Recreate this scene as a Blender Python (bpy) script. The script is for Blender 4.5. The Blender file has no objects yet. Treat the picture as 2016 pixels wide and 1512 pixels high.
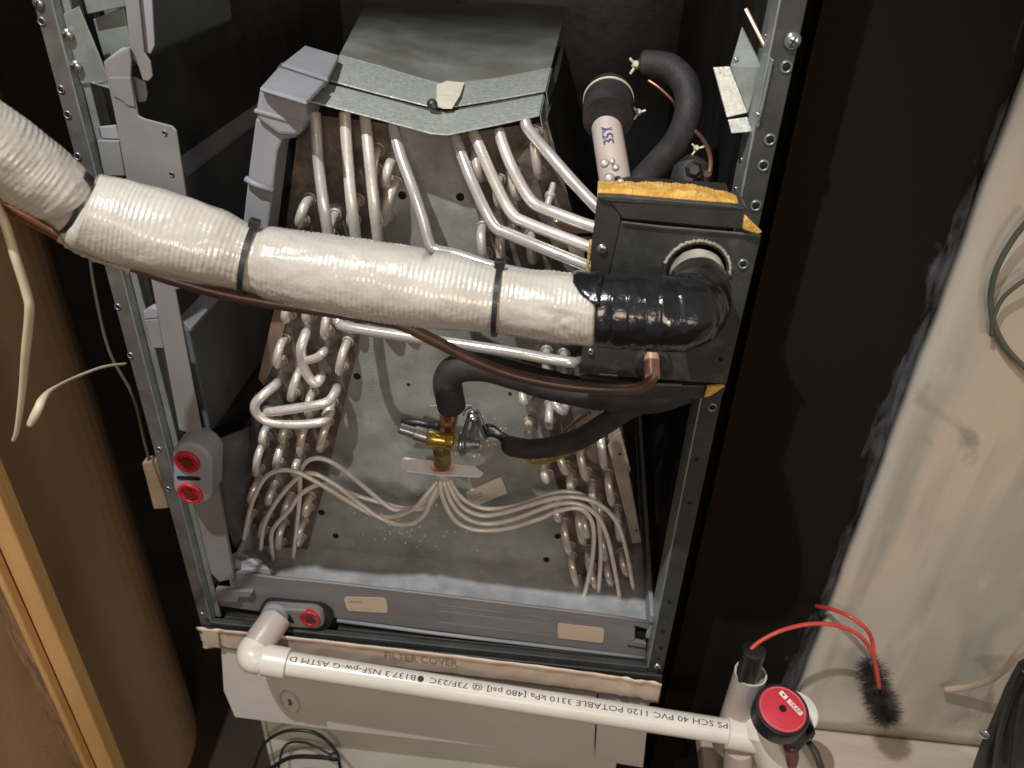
import bpy, bmesh, math, random
import numpy as np
from mathutils import Vector, Matrix, noise as mn
random.seed(7)
scn = bpy.context.scene
C = scn.collection

# ------------------------------------------------------------------ camera
CAM = Vector((0.394862, -0.585681, 0.752239))
YAW, PITCH, ROLL = -0.0750204, -0.5803016, -0.0404432
FPX, CX, CY = 1570.0, 1008.0, 756.0
F_ = Vector((math.sin(YAW)*math.cos(PITCH), math.cos(YAW)*math.cos(PITCH), math.sin(PITCH)))
R_ = Vector((math.cos(YAW), -math.sin(YAW), 0))
D_ = F_.cross(R_)
RT = math.cos(ROLL)*R_ + math.sin(ROLL)*D_
DN = -math.sin(ROLL)*R_ + math.cos(ROLL)*D_
cd = bpy.data.cameras.new('camera'); cam = bpy.data.objects.new('camera', cd); C.objects.link(cam)
cam.matrix_world = Matrix(((RT.x, -DN.x, -F_.x, CAM.x), (RT.y, -DN.y, -F_.y, CAM.y), (RT.z, -DN.z, -F_.z, CAM.z), (0, 0, 0, 1)))
cd.sensor_width = 36; cd.lens = FPX*36/2016; cd.clip_start = .01; cd.clip_end = 30
cd.dof.use_dof = True; cd.dof.focus_distance = 0.68; cd.dof.aperture_fstop = 8
scn.camera = cam
scn.view_settings.view_transform = 'Standard'; scn.view_settings.look = 'None'
scn.view_settings.exposure = 0.0; scn.view_settings.gamma = 1.0

# ------------------------------------------------------------------ world + lamps
w = bpy.data.worlds.new('World'); scn.world = w; w.use_nodes = True
bg = w.node_tree.nodes['Background']; bg.inputs[0].default_value = (.84, .80, .74, 1); bg.inputs[1].default_value = .20
def lamp(name, kind, loc, target, energy, color, size):
    d = bpy.data.lights.new(name, kind); o = bpy.data.objects.new(name, d); C.objects.link(o)
    d.energy = energy; d.color = color; o.location = loc
    o.rotation_euler = (Vector(target)-Vector(loc)).to_track_quat('-Z', 'Y').to_euler()
    if kind == 'AREA': d.shape = 'DISK'; d.size = size
    else: d.shadow_soft_size = size
    if kind == 'SPOT': d.spot_size = math.radians(46); d.spot_blend = .7
    return o
lamp('work_light', 'SPOT', (-.05, -.635, 1.74), (.30, .02, .22), 96, (.96, .98, .97), .010)
lamp('room_light', 'AREA', (.55, -1.5, 1.0), (.1, 0, .05), 6.6, (1.0, .77, .58), .4)
lamp('wall_fill', 'AREA', (1.15, -.9, .7), (.95, .06, .15), 1.8, (1.0, .90, .76), .3)  # added fill aimed at the right sheet, no fixture stands there

# ------------------------------------------------------------------ pixel rays onto real planes
def _d(px, py): return RT*((px-CX)/FPX) + DN*((py-CY)/FPX) + F_
def at(px, py, Y):
    d = _d(px, py); return CAM + d*((Y-CAM.y)/d.y)
def atx(px, py, X):
    d = _d(px, py); return CAM + d*((X-CAM.x)/d.x)
def atz(px, py, Z):
    d = _d(px, py); return CAM + d*((Z-CAM.z)/d.z)
def V(*a): return Vector(a)

# ------------------------------------------------------------------ materials
def mat(name, c, rough=.5, metal=0, c2=None, scale=20, bump=0, bscale=60, stretch=(1, 1, 1), spots=None, spot_amt=.6, spot_scale=12,
        rvar=.12, coat=0, voronoi=False, sss=0, detail=6):
    m = bpy.data.materials.new(name); m.use_nodes = True
    n, l = m.node_tree.nodes, m.node_tree.links; b = n['Principled BSDF']
    tc = n.new('ShaderNodeTexCoord'); mp = n.new('ShaderNodeMapping'); l.new(tc.outputs['Object'], mp.inputs[0])
    mp.inputs['Scale'].default_value = stretch
    if voronoi:
        t = n.new('ShaderNodeTexVoronoi'); t.inputs['Scale'].default_value = scale; l.new(mp.outputs[0], t.inputs[0])
        sp = n.new('ShaderNodeSeparateColor'); l.new(t.outputs['Color'], sp.inputs[0]); fac = sp.outputs[0]
    else:
        t = n.new('ShaderNodeTexNoise'); t.inputs['Scale'].default_value = scale; t.inputs['Detail'].default_value = detail
        l.new(mp.outputs[0], t.inputs[0]); fac = t.outputs['Fac']
    cr = n.new('ShaderNodeValToRGB'); l.new(fac, cr.inputs[0])
    c2 = c2 or tuple(v*.82 for v in c)
    e = (.0, 1.) if voronoi else (.35, .68)
    cr.color_ramp.elements[0].position = e[0]; cr.color_ramp.elements[0].color = (*c2, 1)
    cr.color_ramp.elements[1].position = e[1]; cr.color_ramp.elements[1].color = (*c, 1)
    col = cr.outputs[0]
    if spots:
        t2 = n.new('ShaderNodeTexNoise'); t2.inputs['Scale'].default_value = spot_scale; t2.inputs['Detail'].default_value = 8
        t2.inputs['Roughness'].default_value = .65; l.new(tc.outputs['Object'], t2.inputs[0])
        r2 = n.new('ShaderNodeValToRGB'); r2.color_ramp.elements[0].position = .52; r2.color_ramp.elements[1].position = .7
        l.new(t2.outputs['Fac'], r2.inputs[0])
        mu = n.new('ShaderNodeMath'); mu.operation = 'MULTIPLY'; mu.inputs[1].default_value = spot_amt; l.new(r2.outputs[0], mu.inputs[0])
        mx = n.new('ShaderNodeMix'); mx.data_type = 'RGBA'; l.new(mu.outputs[0], mx.inputs[0]); l.new(col, mx.inputs[6]); mx.inputs[7].default_value = (*spots, 1)
        col = mx.outputs[2]
    l.new(col, b.inputs['Base Color'])
    mr = n.new('ShaderNodeMapRange'); l.new(fac, mr.inputs[0]); mr.inputs[3].default_value = max(.02, rough-rvar); mr.inputs[4].default_value = min(1, rough+rvar)
    l.new(mr.outputs[0], b.inputs['Roughness'])
    b.inputs['Metallic'].default_value = metal; b.inputs['Coat Weight'].default_value = coat
    if sss: b.inputs['Subsurface Weight'].default_value = sss; b.inputs['Subsurface Radius'].default_value = (.006, .004, .003)
    if bump:
        tb = n.new('ShaderNodeTexNoise'); tb.inputs['Scale'].default_value = bscale; tb.inputs['Detail'].default_value = 5
        l.new(mp.outputs[0], tb.inputs[0]); bn = n.new('ShaderNodeBump'); bn.inputs['Strength'].default_value = 1; bn.inputs['Distance'].default_value = bump
        l.new(tb.outputs['Fac'], bn.inputs['Height']); l.new(bn.outputs[0], b.inputs['Normal'])
    return m
M = {}
M['galv'] = mat('galvanised', (.33, .36, .35), .36, .5, (.26, .285, .28), 60, .0001, 300, spots=(.46, .48, .45), spot_amt=.35, spot_scale=45)
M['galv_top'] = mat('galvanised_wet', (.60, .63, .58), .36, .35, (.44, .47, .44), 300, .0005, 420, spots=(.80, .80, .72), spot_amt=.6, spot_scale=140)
M['top_dark'] = mat('stained_top', (.36, .38, .35), .42, .3, (.22, .225, .20), 14, .0004, 150, spots=(.22, .17, .11), spot_amt=.7, spot_scale=9)
M['label'] = mat('part_label', (.80, .72, .64), .5, 0, None, 30, 0)
M['captube'] = mat('capillary_silver', (.90, .87, .83), .36, .25, (.78, .73, .68), 70, .0001, 300, spots=(.6, .5, .42), spot_amt=.25, spot_scale=60)
M['residue'] = mat('tape_residue', (.20, .185, .145), .5, .1, (.14, .125, .10), 40, .0003, 150, spots=(.14, .10, .06), spot_amt=.6, spot_scale=30)
M['delta'] = mat('dull_plate', (.46, .465, .435), .36, .45, (.32, .32, .29), 26, .00025, 260, spots=(.66, .66, .61), spot_amt=.45, spot_scale=34)
M['slab'] = mat('slab_face', (.20, .17, .145), .4, .4, (.09, .075, .062), 60, .0005, 140, spots=(.4, .33, .27), spot_amt=.5, spot_scale=50)
M['fins'] = mat('fins', (.12, .115, .11), .5, .6, (.04, .04, .04), 40, .0003, 200, stretch=(1, 30, 1))
M['copperish'] = mat('brownish_end_metal', (.40, .29, .22), .4, .5, (.26, .18, .14), 30, .0002, 200, spots=(.12, .09, .07), spot_amt=.5)
M['rightend'] = mat('galvanised_end_flange', (.46, .42, .34), .45, .35, (.33, .29, .23), 40, .0002, 200, spots=(.16, .12, .09), spot_amt=.7, spot_scale=35)
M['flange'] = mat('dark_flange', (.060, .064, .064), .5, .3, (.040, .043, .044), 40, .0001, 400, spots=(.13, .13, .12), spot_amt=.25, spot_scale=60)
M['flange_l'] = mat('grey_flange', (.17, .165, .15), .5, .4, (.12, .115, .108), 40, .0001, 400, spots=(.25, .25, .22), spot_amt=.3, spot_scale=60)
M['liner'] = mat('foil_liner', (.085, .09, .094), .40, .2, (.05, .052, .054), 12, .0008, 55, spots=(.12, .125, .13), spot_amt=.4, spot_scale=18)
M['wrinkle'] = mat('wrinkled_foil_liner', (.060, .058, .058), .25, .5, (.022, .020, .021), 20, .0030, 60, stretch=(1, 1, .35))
M['panelgrey'] = mat('inner_grey_panel', (.17, .185, .19), .4, .1, (.12, .13, .134), 12, .0002, 100)
M['gplast'] = mat('grey_plastic', (.30, .30, .33), .48, 0, (.26, .26, .29), 20, .00015, 600, spots=(.36, .35, .36), spot_amt=.3)
M['bracket'] = mat('grey_paint', (.235, .23, .225), .45, 0, (.20, .195, .195), 20, .0001, 500, spots=(.30, .29, .27), spot_amt=.3)
M['pan'] = mat('pan_plastic', (.20, .188, .19), .42, 0, (.165, .157, .16), 12, .00015, 300, stretch=(1, 1, 6), spots=(.28, .25, .22), spot_amt=.3, spot_scale=15)
M['panfloor'] = mat('wet_lit_pan_floor', (.42, .43, .45), .28, 0, (.30, .305, .32), 30, .0006, 160, spots=(.5, .5, .48), spot_amt=.35, spot_scale=60)  # paler than the pan: hard light on the floor put into the colour
M['alu'] = mat('aluminium_tube', (.84, .80, .75), .30, .45, (.68, .62, .56), 70, .0002, 300, spots=(.45, .34, .27), spot_amt=.4, spot_scale=70)
M['alu_shiny'] = mat('bright_aluminium', (.84, .82, .79), .22, .6, (.72, .68, .64), 60, .00015, 300, spots=(.6, .5, .42), spot_amt=.25, spot_scale=60)
M['copper'] = mat('copper', (.62, .33, .20), .3, .85, (.42, .20, .12), 30, .0001, 200, spots=(.25, .13, .09), spot_amt=.5)
M['copper_shaded'] = mat('shaded_copper', (.16, .092, .07), .42, .35, (.085, .052, .042), 25, .0003, 120, spots=(.26, .13, .085), spot_amt=.5, spot_scale=22)  # browner copper with the shade under the sleeve put into the colour
M['copper_pale'] = mat('heat_marked_copper', (.72, .45, .34), .38, .4, (.60, .33, .23), 70, .0002, 120)
M['brass'] = mat('brass', (.72, .50, .12), .28, .8, (.45, .30, .07), 60, .0002, 200, spots=(.16, .11, .04), spot_amt=.4, spot_scale=80)
M['brass_dark'] = mat('dark_brass', (.34, .25, .09), .4, .7, (.16, .11, .05), 60, .0002, 200)
M['steel'] = mat('steel', (.62, .66, .67), .25, .9, (.40, .43, .44), 40, .0001, 200)
M['steel_dull'] = mat('dull_steel', (.30, .33, .34), .4, .7, (.16, .17, .18), 60, .0002, 200)
M['zincbar'] = mat('lit_white_steel', (.90, .89, .87), .45, 0, (.82, .80, .78), 80, .0001, 300, spots=(.60, .40, .25), spot_amt=.2, spot_scale=70)  # near-white: glare on galvanised steel put into the colour
M['rubber'] = mat('foam_rubber', (.030, .027, .028), .62, 0, (.018, .016, .017), 60, .0005, 500, spots=(.08, .075, .07), spot_amt=.25, spot_scale=50, rvar=.08)
M['blackplast'] = mat('black_plastic', (.018, .019, .018), .38, 0, (.012, .012, .012), 60, .0002, 300)
M['boxpaint'] = mat('black_box_paint', (.048, .052, .052), .4, .15, (.034, .036, .037), 30, .00015, 400, spots=(.16, .15, .13), spot_amt=.28, spot_scale=70)
M['boxlip'] = mat('brown_black_band', (.036, .032, .029), .5, 0, (.024, .021, .02), 30, .0002, 300)
M['tape_black'] = mat('black_tape', (.016, .017, .019), .2, 0, (.010, .010, .011), 60, .0007, 190, coat=.3, rvar=.08)
M['sleeve'] = mat('white_foam_sleeve', (.56, .53, .48), .28, 0, (.49, .45, .395), 18, .0007, 210, coat=.8, sss=.1, rvar=.12, spots=(.42, .37, .30), spot_amt=.4, spot_scale=26)
M['tapewhite'] = mat('dirty_white_tape', (.50, .46, .38), .5, 0, (.24, .21, .17), 60, .0006, 120)
M['ivory'] = mat('ivory_nylon', (.72, .66, .48), .4, 0, (.62, .56, .38), 80, .0001, 200)
M['masking'] = mat('cream_tape', (.78, .73, .60), .6, 0, (.68, .63, .5), 60, .0004, 200)
M['pvc'] = mat('pvc', (.80, .755, .69), .28, 0, (.74, .69, .62), 14, .00008, 200, sss=.04, spots=(.68, .58, .46), spot_amt=.35, spot_scale=22)
M['pvcgrey'] = mat('greyish_pvc', (.52, .44, .40), .38, 0, (.46, .38, .34), 20, .0001, 200)
M['red'] = mat('red_plastic', (.52, .03, .045), .35, 0, (.40, .02, .03), 40, .0001, 200)
M['redlabel'] = mat('red_label', (.66, .045, .075), .4, 0, (.56, .035, .06), 40, 0)
M['redlight'] = mat('pale_red_ring', (.72, .14, .15), .4, 0, None, 40, 0)
M['redwire'] = mat('red_wire', (.62, .07, .05), .35, 0, (.5, .05, .04), 60, 0)
M['maroon'] = mat('maroon_plastic', (.16, .02, .02), .4, 0, None, 60, 0)
M['yellow'] = mat('yellow_fibreglass', (.72, .42, .09), .85, 0, (.52, .27, .05), 160, .0016, 420, spots=(.86, .62, .25), spot_amt=.6, spot_scale=110)
M['foil'] = mat('foil_tape', (.74, .61, .49), .42, .2, (.64, .51, .40), 26, .0004, 70, spots=(.84, .74, .62), spot_amt=.4, spot_scale=14)
M['filterbox'] = mat('filter_box_grey', (.72, .69, .65), .5, 0, (.65, .62, .575), 10, .0002, 200, spots=(.56, .50, .44), spot_amt=.3, spot_scale=8)
M['duct'] = mat('pale_duct_metal', (.78, .77, .68), .45, .0, (.66, .66, .57), 9, .0002, 200, spots=(.60, .58, .48), spot_amt=.4, spot_scale=14)
M['soot'] = mat('soot', (.05, .05, .05), .8, 0)
M['sticker'] = mat('beige_sticker', (.55, .43, .33), .55, 0, (.50, .38, .29), 30, 0)
M['sticker2'] = mat('pale_sticker', (.56, .47, .40), .5, 0, (.50, .41, .34), 30, 0)
M['ink'] = mat('black_ink', (.035, .03, .05), .6, 0)
M['inkfaint'] = mat('faint_ink', (.33, .24, .18), .6, 0)
M['inkgrey'] = mat('grey_ink', (.17, .13, .11), .6, 0)
M['inkblue'] = mat('blue_ink', (.03, .04, .22), .6, 0)
M['whiteprint'] = mat('white_print', (.85, .83, .80), .5, 0)
M['whiteplast'] = mat('white_plastic', (.80, .77, .72), .35, 0, None, 30, 0)
M['wood'] = mat('plywood', (.66, .40, .16), .7, 0, (.56, .32, .115), 12, .0004, 160, stretch=(4, 4, .6), spots=(.44, .24, .09), spot_amt=.4, spot_scale=8)
M['woodedge'] = mat('rough_wood_edge', (.33, .20, .10), .8, 0, (.18, .105, .055), 60, .0020, 120, stretch=(3, 3, .5))
M['wall_l'] = mat('brown_side_wall', (.52, .33, .185), .8, 0, (.36, .22, .12), 5, .0006, 60, stretch=(1, 1, .5), spots=(.46, .33, .21), spot_amt=.5, spot_scale=4)
M['ply'] = mat('plywood_face', (.80, .52, .23), .7, 0, (.70, .43, .17), 5, .0004, 160, stretch=(3, 3, .8), spots=(.58, .34, .14), spot_amt=.4, spot_scale=7)
M['wall_r'] = mat('beige_sheet', (.47, .42, .335), .6, 0, (.36, .325, .26), 5, .0006, 40, stretch=(1.2, 1, .6), spots=(.54, .41, .32), spot_amt=.7, spot_scale=3.5)
M['board'] = mat('pinkish_board', (.56, .46, .38), .5, 0, (.42, .36, .29), 9, .0008, 50, stretch=(.5, 3, 3), spots=(.72, .62, .5), spot_amt=.6, spot_scale=12)
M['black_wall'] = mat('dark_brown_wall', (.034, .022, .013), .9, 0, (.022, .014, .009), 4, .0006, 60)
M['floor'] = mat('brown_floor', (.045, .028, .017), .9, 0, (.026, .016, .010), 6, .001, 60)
M['smear'] = mat('blue_grey_smear', (.11, .13, .16), .8, 0, (.02, .024, .03), 26, .002, 60, stretch=(1.6, 1, .5))
def wall_mat():
    m = bpy.data.materials.new('beige_stained_sheet'); m.use_nodes = True; n, l = m.node_tree.nodes, m.node_tree.links; b = n['Principled BSDF']; b.inputs['Roughness'].default_value = .6
    tc = n.new('ShaderNodeTexCoord')
    def noise(sc, st, det=6, dist=0):
        mp = n.new('ShaderNodeMapping'); mp.inputs['Scale'].default_value = st; l.new(tc.outputs['Object'], mp.inputs[0])
        t = n.new('ShaderNodeTexNoise'); t.inputs['Scale'].default_value = sc; t.inputs['Detail'].default_value = det; t.inputs['Distortion'].default_value = dist; l.new(mp.outputs[0], t.inputs[0]); return t.outputs['Fac']
    def ramp(f, a, b_):
        x = n.new('ShaderNodeValToRGB'); x.color_ramp.elements[0].position = a; x.color_ramp.elements[1].position = b_; l.new(f, x.inputs[0]); return x.outputs[0]
    def mix(f, a, b_):
        x = n.new('ShaderNodeMix'); x.data_type = 'RGBA'; l.new(f, x.inputs[0])
        for k, c in ((6, a), (7, b_)):
            if isinstance(c, tuple): x.inputs[k].default_value = (*c, 1)
            else: l.new(c, x.inputs[k])
        return x.outputs[2]
    c = mix(ramp(noise(5, (1.5, 1, .45)), .35, .65), (.42, .395, .335), (.55, .52, .44))
    c = mix(ramp(noise(4.2, (1, 1, .8), 8, .6), .50, .66), c, (.56, .455, .365))
    c = mix(ramp(noise(13, (2.2, 1, .22), 3), .52, .72), c, (.37, .335, .28))
    c = mix(ramp(noise(9, (1, 1, 1), 10, 1.2), .62, .72), c, (.30, .27, .22))
    c = mix(ramp(noise(22, (1, 1, .5), 6), .60, .80), c, (.60, .55, .46))
    l.new(c, b.inputs['Base Color'])
    bn = n.new('ShaderNodeBump'); bn.inputs['Distance'].default_value = .004; bn.inputs['Strength'].default_value = .6; l.new(noise(9, (1, 1, .6)), bn.inputs['Height']); l.new(bn.outputs[0], b.inputs['Normal'])
    return m
M['wall_r'] = wall_mat()
def smear_mat():
    m = bpy.data.materials.new('dark_gap_smeared'); m.use_nodes = True; n, l = m.node_tree.nodes, m.node_tree.links; b = n['Principled BSDF']; b.inputs['Roughness'].default_value = .9; b.inputs['Specular IOR Level'].default_value = .12
    tc = n.new('ShaderNodeTexCoord'); sx = n.new('ShaderNodeSeparateXYZ'); l.new(tc.outputs['Object'], sx.inputs[0])
    g = n.new('ShaderNodeMapRange'); g.inputs[1].default_value = .655; g.inputs[2].default_value = .712; l.new(sx.outputs[0], g.inputs[0])
    def noise(sc, st, det, dist):
        mp = n.new('ShaderNodeMapping'); mp.inputs['Scale'].default_value = st; l.new(tc.outputs['Object'], mp.inputs[0])
        t = n.new('ShaderNodeTexNoise'); t.inputs['Scale'].default_value = sc; t.inputs['Detail'].default_value = det; t.inputs['Distortion'].default_value = dist; l.new(mp.outputs[0], t.inputs[0]); return t.outputs['Fac']
    def math_(op, a, b_):
        x = n.new('ShaderNodeMath'); x.operation = op
        for k, q in enumerate((a, b_)):
            if isinstance(q, (int, float)): x.inputs[k].default_value = q
            else: l.new(q, x.inputs[k])
        return x.outputs[0]
    big = noise(9, (1, 1, .9), 3, .3); fine = noise(60, (1.8, 1, .35), 8, .8)
    v = math_('ADD', math_('MULTIPLY', g.outputs[0], 1.15), math_('MULTIPLY', big, 1.5))
    v = math_('ADD', v, math_('MULTIPLY', fine, .9)); v = math_('SUBTRACT', v, 2.14)
    cr = n.new('ShaderNodeValToRGB'); cr.color_ramp.elements[0].position = 0; cr.color_ramp.elements[0].color = (.010, .0075, .0055, 1)
    cr.color_ramp.elements[1].position = .55; cr.color_ramp.elements[1].color = (.15, .16, .18, 1); l.new(v, cr.inputs[0]); l.new(cr.outputs[0], b.inputs['Base Color'])
    return m
M['smear'] = smear_mat()
M['wire_w'] = mat('cream_wire', (.66, .57, .42), .45, 0, (.56, .46, .32), 40, .0001, 80)
M['darkgreen'] = mat('dark_green_cable', (.10, .115, .085), .5, 0)
M['bristle'] = mat('dark_bristles', (.10, .085, .08), .6, 0, (.015, .013, .013), 90, 0)
M['hole'] = mat('hole_black', (.004, .004, .004), .9, 0)
M['tiegrey'] = mat('dark_nylon_tie', (.035, .034, .035), .3, 0, (.022, .021, .022), 60, 0)
M['darkglaze'] = mat('bluish_dark_plastic', (.085, .092, .11), .4, 0, (.06, .065, .08), 20, .0002, 200)
M['block'] = mat('tan_patch', (.36, .25, .16), .8, 0, (.26, .18, .11), 40, .0006, 90)

# ------------------------------------------------------------------ object helpers
def link(o, parent=None):
    C.objects.link(o)
    if parent: o.parent = parent
    return o
def thing(name, label, cat, loc=(0, 0, 0), group=None):
    o = bpy.data.objects.new(name, None); o.empty_display_size = .02; o.location = loc; C.objects.link(o)
    o['label'] = label; o['category'] = cat
    if group: o['group'] = group
    return o
def tag(o, label, cat, group=None):
    o['label'] = label; o['category'] = cat
    if group: o['group'] = group
    return o
def rootloc(p):
    v = Vector((0, 0, 0))
    while p: v += p.location; p = p.parent
    return v
def mesh(name, verts, faces, m, parent=None, smooth=False, label=None, bevel=0, seg=2, recalc=True, origin=None):
    base = rootloc(parent)
    o0 = Vector(origin) if origin is not None else base
    me = bpy.data.meshes.new(name); me.from_pydata([tuple(Vector(v)-o0) for v in verts], [], faces)
    if recalc:
        bm = bmesh.new(); bm.from_mesh(me); bmesh.ops.recalc_face_normals(bm, faces=bm.faces); bm.to_mesh(me); bm.free()
    if smooth: me.polygons.foreach_set('use_smooth', [True]*len(me.polygons))
    me.materials.append(M[m]); me.update()
    o = bpy.data.objects.new(name, me); o.location = o0-base; link(o, parent)
    if label: o['label'] = label
    if bevel:
        b = o.modifiers.new('bevel', 'BEVEL'); b.width = bevel; b.segments = seg; b.limit_method = 'ANGLE'; b.angle_limit = math.radians(40)
    return o
def struct(o): o['kind'] = 'structure'; return o
def stuff(o): o['kind'] = 'stuff'; return o
def prism(pts, off):           # polygon extruded by off -> verts, faces
    n = len(pts); off = Vector(off)
    v = [Vector(p) for p in pts]+[Vector(p)+off for p in pts]
    f = [list(range(n)), list(range(2*n-1, n-1, -1))]+[[i, (i+1) % n, n+(i+1) % n, n+i] for i in range(n)]
    return v, f
def plate(name, px, Y, th, m, parent=None, bevel=.0006, **k):
    """flat sheet facing the room at depth Y (or per-point depth), th thick"""
    pts = [at(p[0], p[1], p[2] if len(p) > 2 else Y) for p in px]
    v, f = prism(pts, (0, th, 0)); return mesh(name, v, f, m, parent, bevel=bevel, **k)
def poly(name, pts, off, m, parent=None, bevel=.0006, **k):
    v, f = prism(pts, off); return mesh(name, v, f, m, parent, bevel=bevel, **k)
def box(name, a, b, m, parent=None, bevel=.001, **k):
    a, b = Vector(a), Vector(b)
    return poly(name, [(a.x, a.y, a.z), (b.x, a.y, a.z), (b.x, a.y, b.z), (a.x, a.y, b.z)], (0, b.y-a.y, 0), m, parent, bevel, **k)
def merge(lst):
    V_, F__ = [], []
    for v, f in lst:
        n = len(V_); V_ += list(v); F__ += [[i+n for i in q] for q in f]
    return V_, F__
def catmull(P, n):
    P = [Vector(p) for p in P]
    if len(P) == 2: return [P[0].lerp(P[1], i/n) for i in range(n+1)]
    Q = [P[0]*2-P[1]]+P+[P[-1]*2-P[-2]]; out = []
    for i in range(1, len(Q)-2):
        a, b, c, d = Q[i-1:i+3]
        for k in range(n):
            t = k/n
            out.append(.5*((2*b)+(c-a)*t+(2*a-5*b+4*c-d)*t*t+(3*b-a-3*c+d)*t**3))
    out.append(P[-1]); return out
def rounded(P, rad, n=6):      # polyline with filleted corners
    P = [Vector(p) for p in P]; out = [P[0]]
    for i in range(1, len(P)-1):
        a, b, c = P[i-1:i+2]; r = rad
        d1, d2 = (a-b), (c-b); r = min(r, d1.length*.45, d2.length*.45)
        s, e = b+d1.normalized()*r, b+d2.normalized()*r
        for k in range(n+1):
            t = k/n; out.append(s*(1-t)**2+b*2*t*(1-t)+e*t*t)
    out.append(P[-1]); return out
def frames(P):
    T = [(P[min(i+1, len(P)-1)]-P[max(i-1, 0)]).normalized() for i in range(len(P))]
    up = Vector((0, 0, 1)) if abs(T[0].z) < .9 else Vector((0, 1, 0))
    N = (up-T[0]*up.dot(T[0])).normalized(); out = []
    for t in T:
        N = (N-t*N.dot(t)).normalized(); out.append((t, N, t.cross(N)))
    return out
def sweep(P, r, sides=12, cap=True):
    """r: number or f(i, n, angle) ; returns verts, faces"""
    fr = frames(P); v, f = [], []; n = len(P)
    for i, (p, (t, N, B)) in enumerate(zip(P, fr)):
        for k in range(sides):
            a = 2*math.pi*k/sides; rr = r(i, n, a) if callable(r) else r
            v.append(p+(N*math.cos(a)+B*math.sin(a))*rr)
    for i in range(n-1):
        for k in range(sides):
            k2 = (k+1) % sides; f.append([i*sides+k, i*sides+k2, (i+1)*sides+k2, (i+1)*sides+k])
    if cap: f += [list(range(sides))[::-1], [(n-1)*sides+k for k in range(sides)]]
    return v, f
def tube(name, P, r, m, parent=None, sides=12, n=8, fillet=None, raw=False, **k):
    Q = P if raw else (rounded(P, fillet) if fillet else catmull(P, n))
    v, f = sweep(Q, r, sides); return mesh(name, v, f, m, parent, smooth=True, **k)
def pp(L, Y=None): return [at(q[0], q[1], q[2] if len(q) > 2 else Y) for q in L]
def lathe(base, axis, prof, sides=24, cap=True):
    """prof: list of (along, radius)"""
    a = Vector(axis).normalized(); u = a.orthogonal().normalized(); w_ = a.cross(u); v, f = [], []
    for h, r in prof:
        for k in range(sides):
            t = 2*math.pi*k/sides; v.append(Vector(base)+a*h+(u*math.cos(t)+w_*math.sin(t))*r)
    for i in range(len(prof)-1):
        for k in range(sides):
            k2 = (k+1) % sides; f.append([i*sides+k, i*sides+k2, (i+1)*sides+k2, (i+1)*sides+k])
    if cap: f += [list(range(sides))[::-1], [(len(prof)-1)*sides+k for k in range(sides)]]
    return v, f
def lobj(name, base, axis, prof, m, parent=None, sides=24, smooth=True, bevel=0, **k):
    v, f = lathe(base, axis, prof, sides); o = mesh(name, v, f, m, parent, smooth=smooth, bevel=bevel, **k)
    if smooth: autosmooth(o)
    return o
def autosmooth(o, ang=35):
    me = o.data; bm = bmesh.new(); bm.from_mesh(me)
    for e in bm.edges:
        if len(e.link_faces) == 2 and e.calc_face_angle(0) > math.radians(ang): e.smooth = False
    bm.to_mesh(me); bm.free()
def text_mesh(s, size, dense_=False):
    cu = bpy.data.curves.new('t', 'FONT'); cu.body = s; cu.size = size; cu.resolution_u = 2; cu.align_x = 'LEFT'
    o = bpy.data.objects.new('t', cu); C.objects.link(o)
    dg = bpy.context.evaluated_depsgraph_get(); me = bpy.data.meshes.new_from_object(o.evaluated_get(dg))
    v = [tuple(x.co) for x in me.vertices]; f = [list(q.vertices) for q in me.polygons]
    bpy.data.objects.remove(o); bpy.data.meshes.remove(me)
    if dense_:
        bm = bmesh.new(); vs = [bm.verts.new(q) for q in v]
        for q in f:
            try: bm.faces.new([vs[i] for i in q])
            except ValueError: pass
        for y in [k*.001 for k in range(-3, 14)]:
            bmesh.ops.bisect_plane(bm, geom=bm.verts[:]+bm.edges[:]+bm.faces[:], plane_co=(0, y, 0), plane_no=(0, 1, 0))
        bm.verts.index_update(); v = [tuple(q.co) for q in bm.verts]; f = [[q.index for q in g.verts] for g in bm.faces]; bm.free()
    return v, f
def text_on(name, s, size, org, ux, uy, m, parent, lift=.0004, centre=True, sx=1, **k):
    v, f = text_mesh(s, size); ux, uy = Vector(ux).normalized(), Vector(uy).normalized(); nz = ux.cross(uy)
    W = max(q[0] for q in v); mid = W/2 if centre else 0
    return mesh(name, [Vector(org)+ux*(q[0]-mid)*sx+uy*q[1]+nz*lift for q in v], f, m, parent, recalc=False, **k)

# ================================================================== STRUCTURE: surroundings
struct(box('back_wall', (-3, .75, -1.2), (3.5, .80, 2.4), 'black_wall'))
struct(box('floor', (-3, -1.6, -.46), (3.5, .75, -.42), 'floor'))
# side wall at the left, receding into the dark
_ye = atx(318, 1400, -.128).y+.135
_sw = []
for k in range(13):
    a_ = math.pi/2*k/12; _sw.append((-.215+.09*math.cos(a_), _ye-.13+.13*math.sin(a_), -.42))
struct(poly('side_wall', [(-.30, -.26, -.42), (-.125, -.26, -.42)]+_sw+[(-.30, _ye, -.42)], (0, 0, 2.2), 'wall_l', smooth=False, bevel=0))
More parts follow.
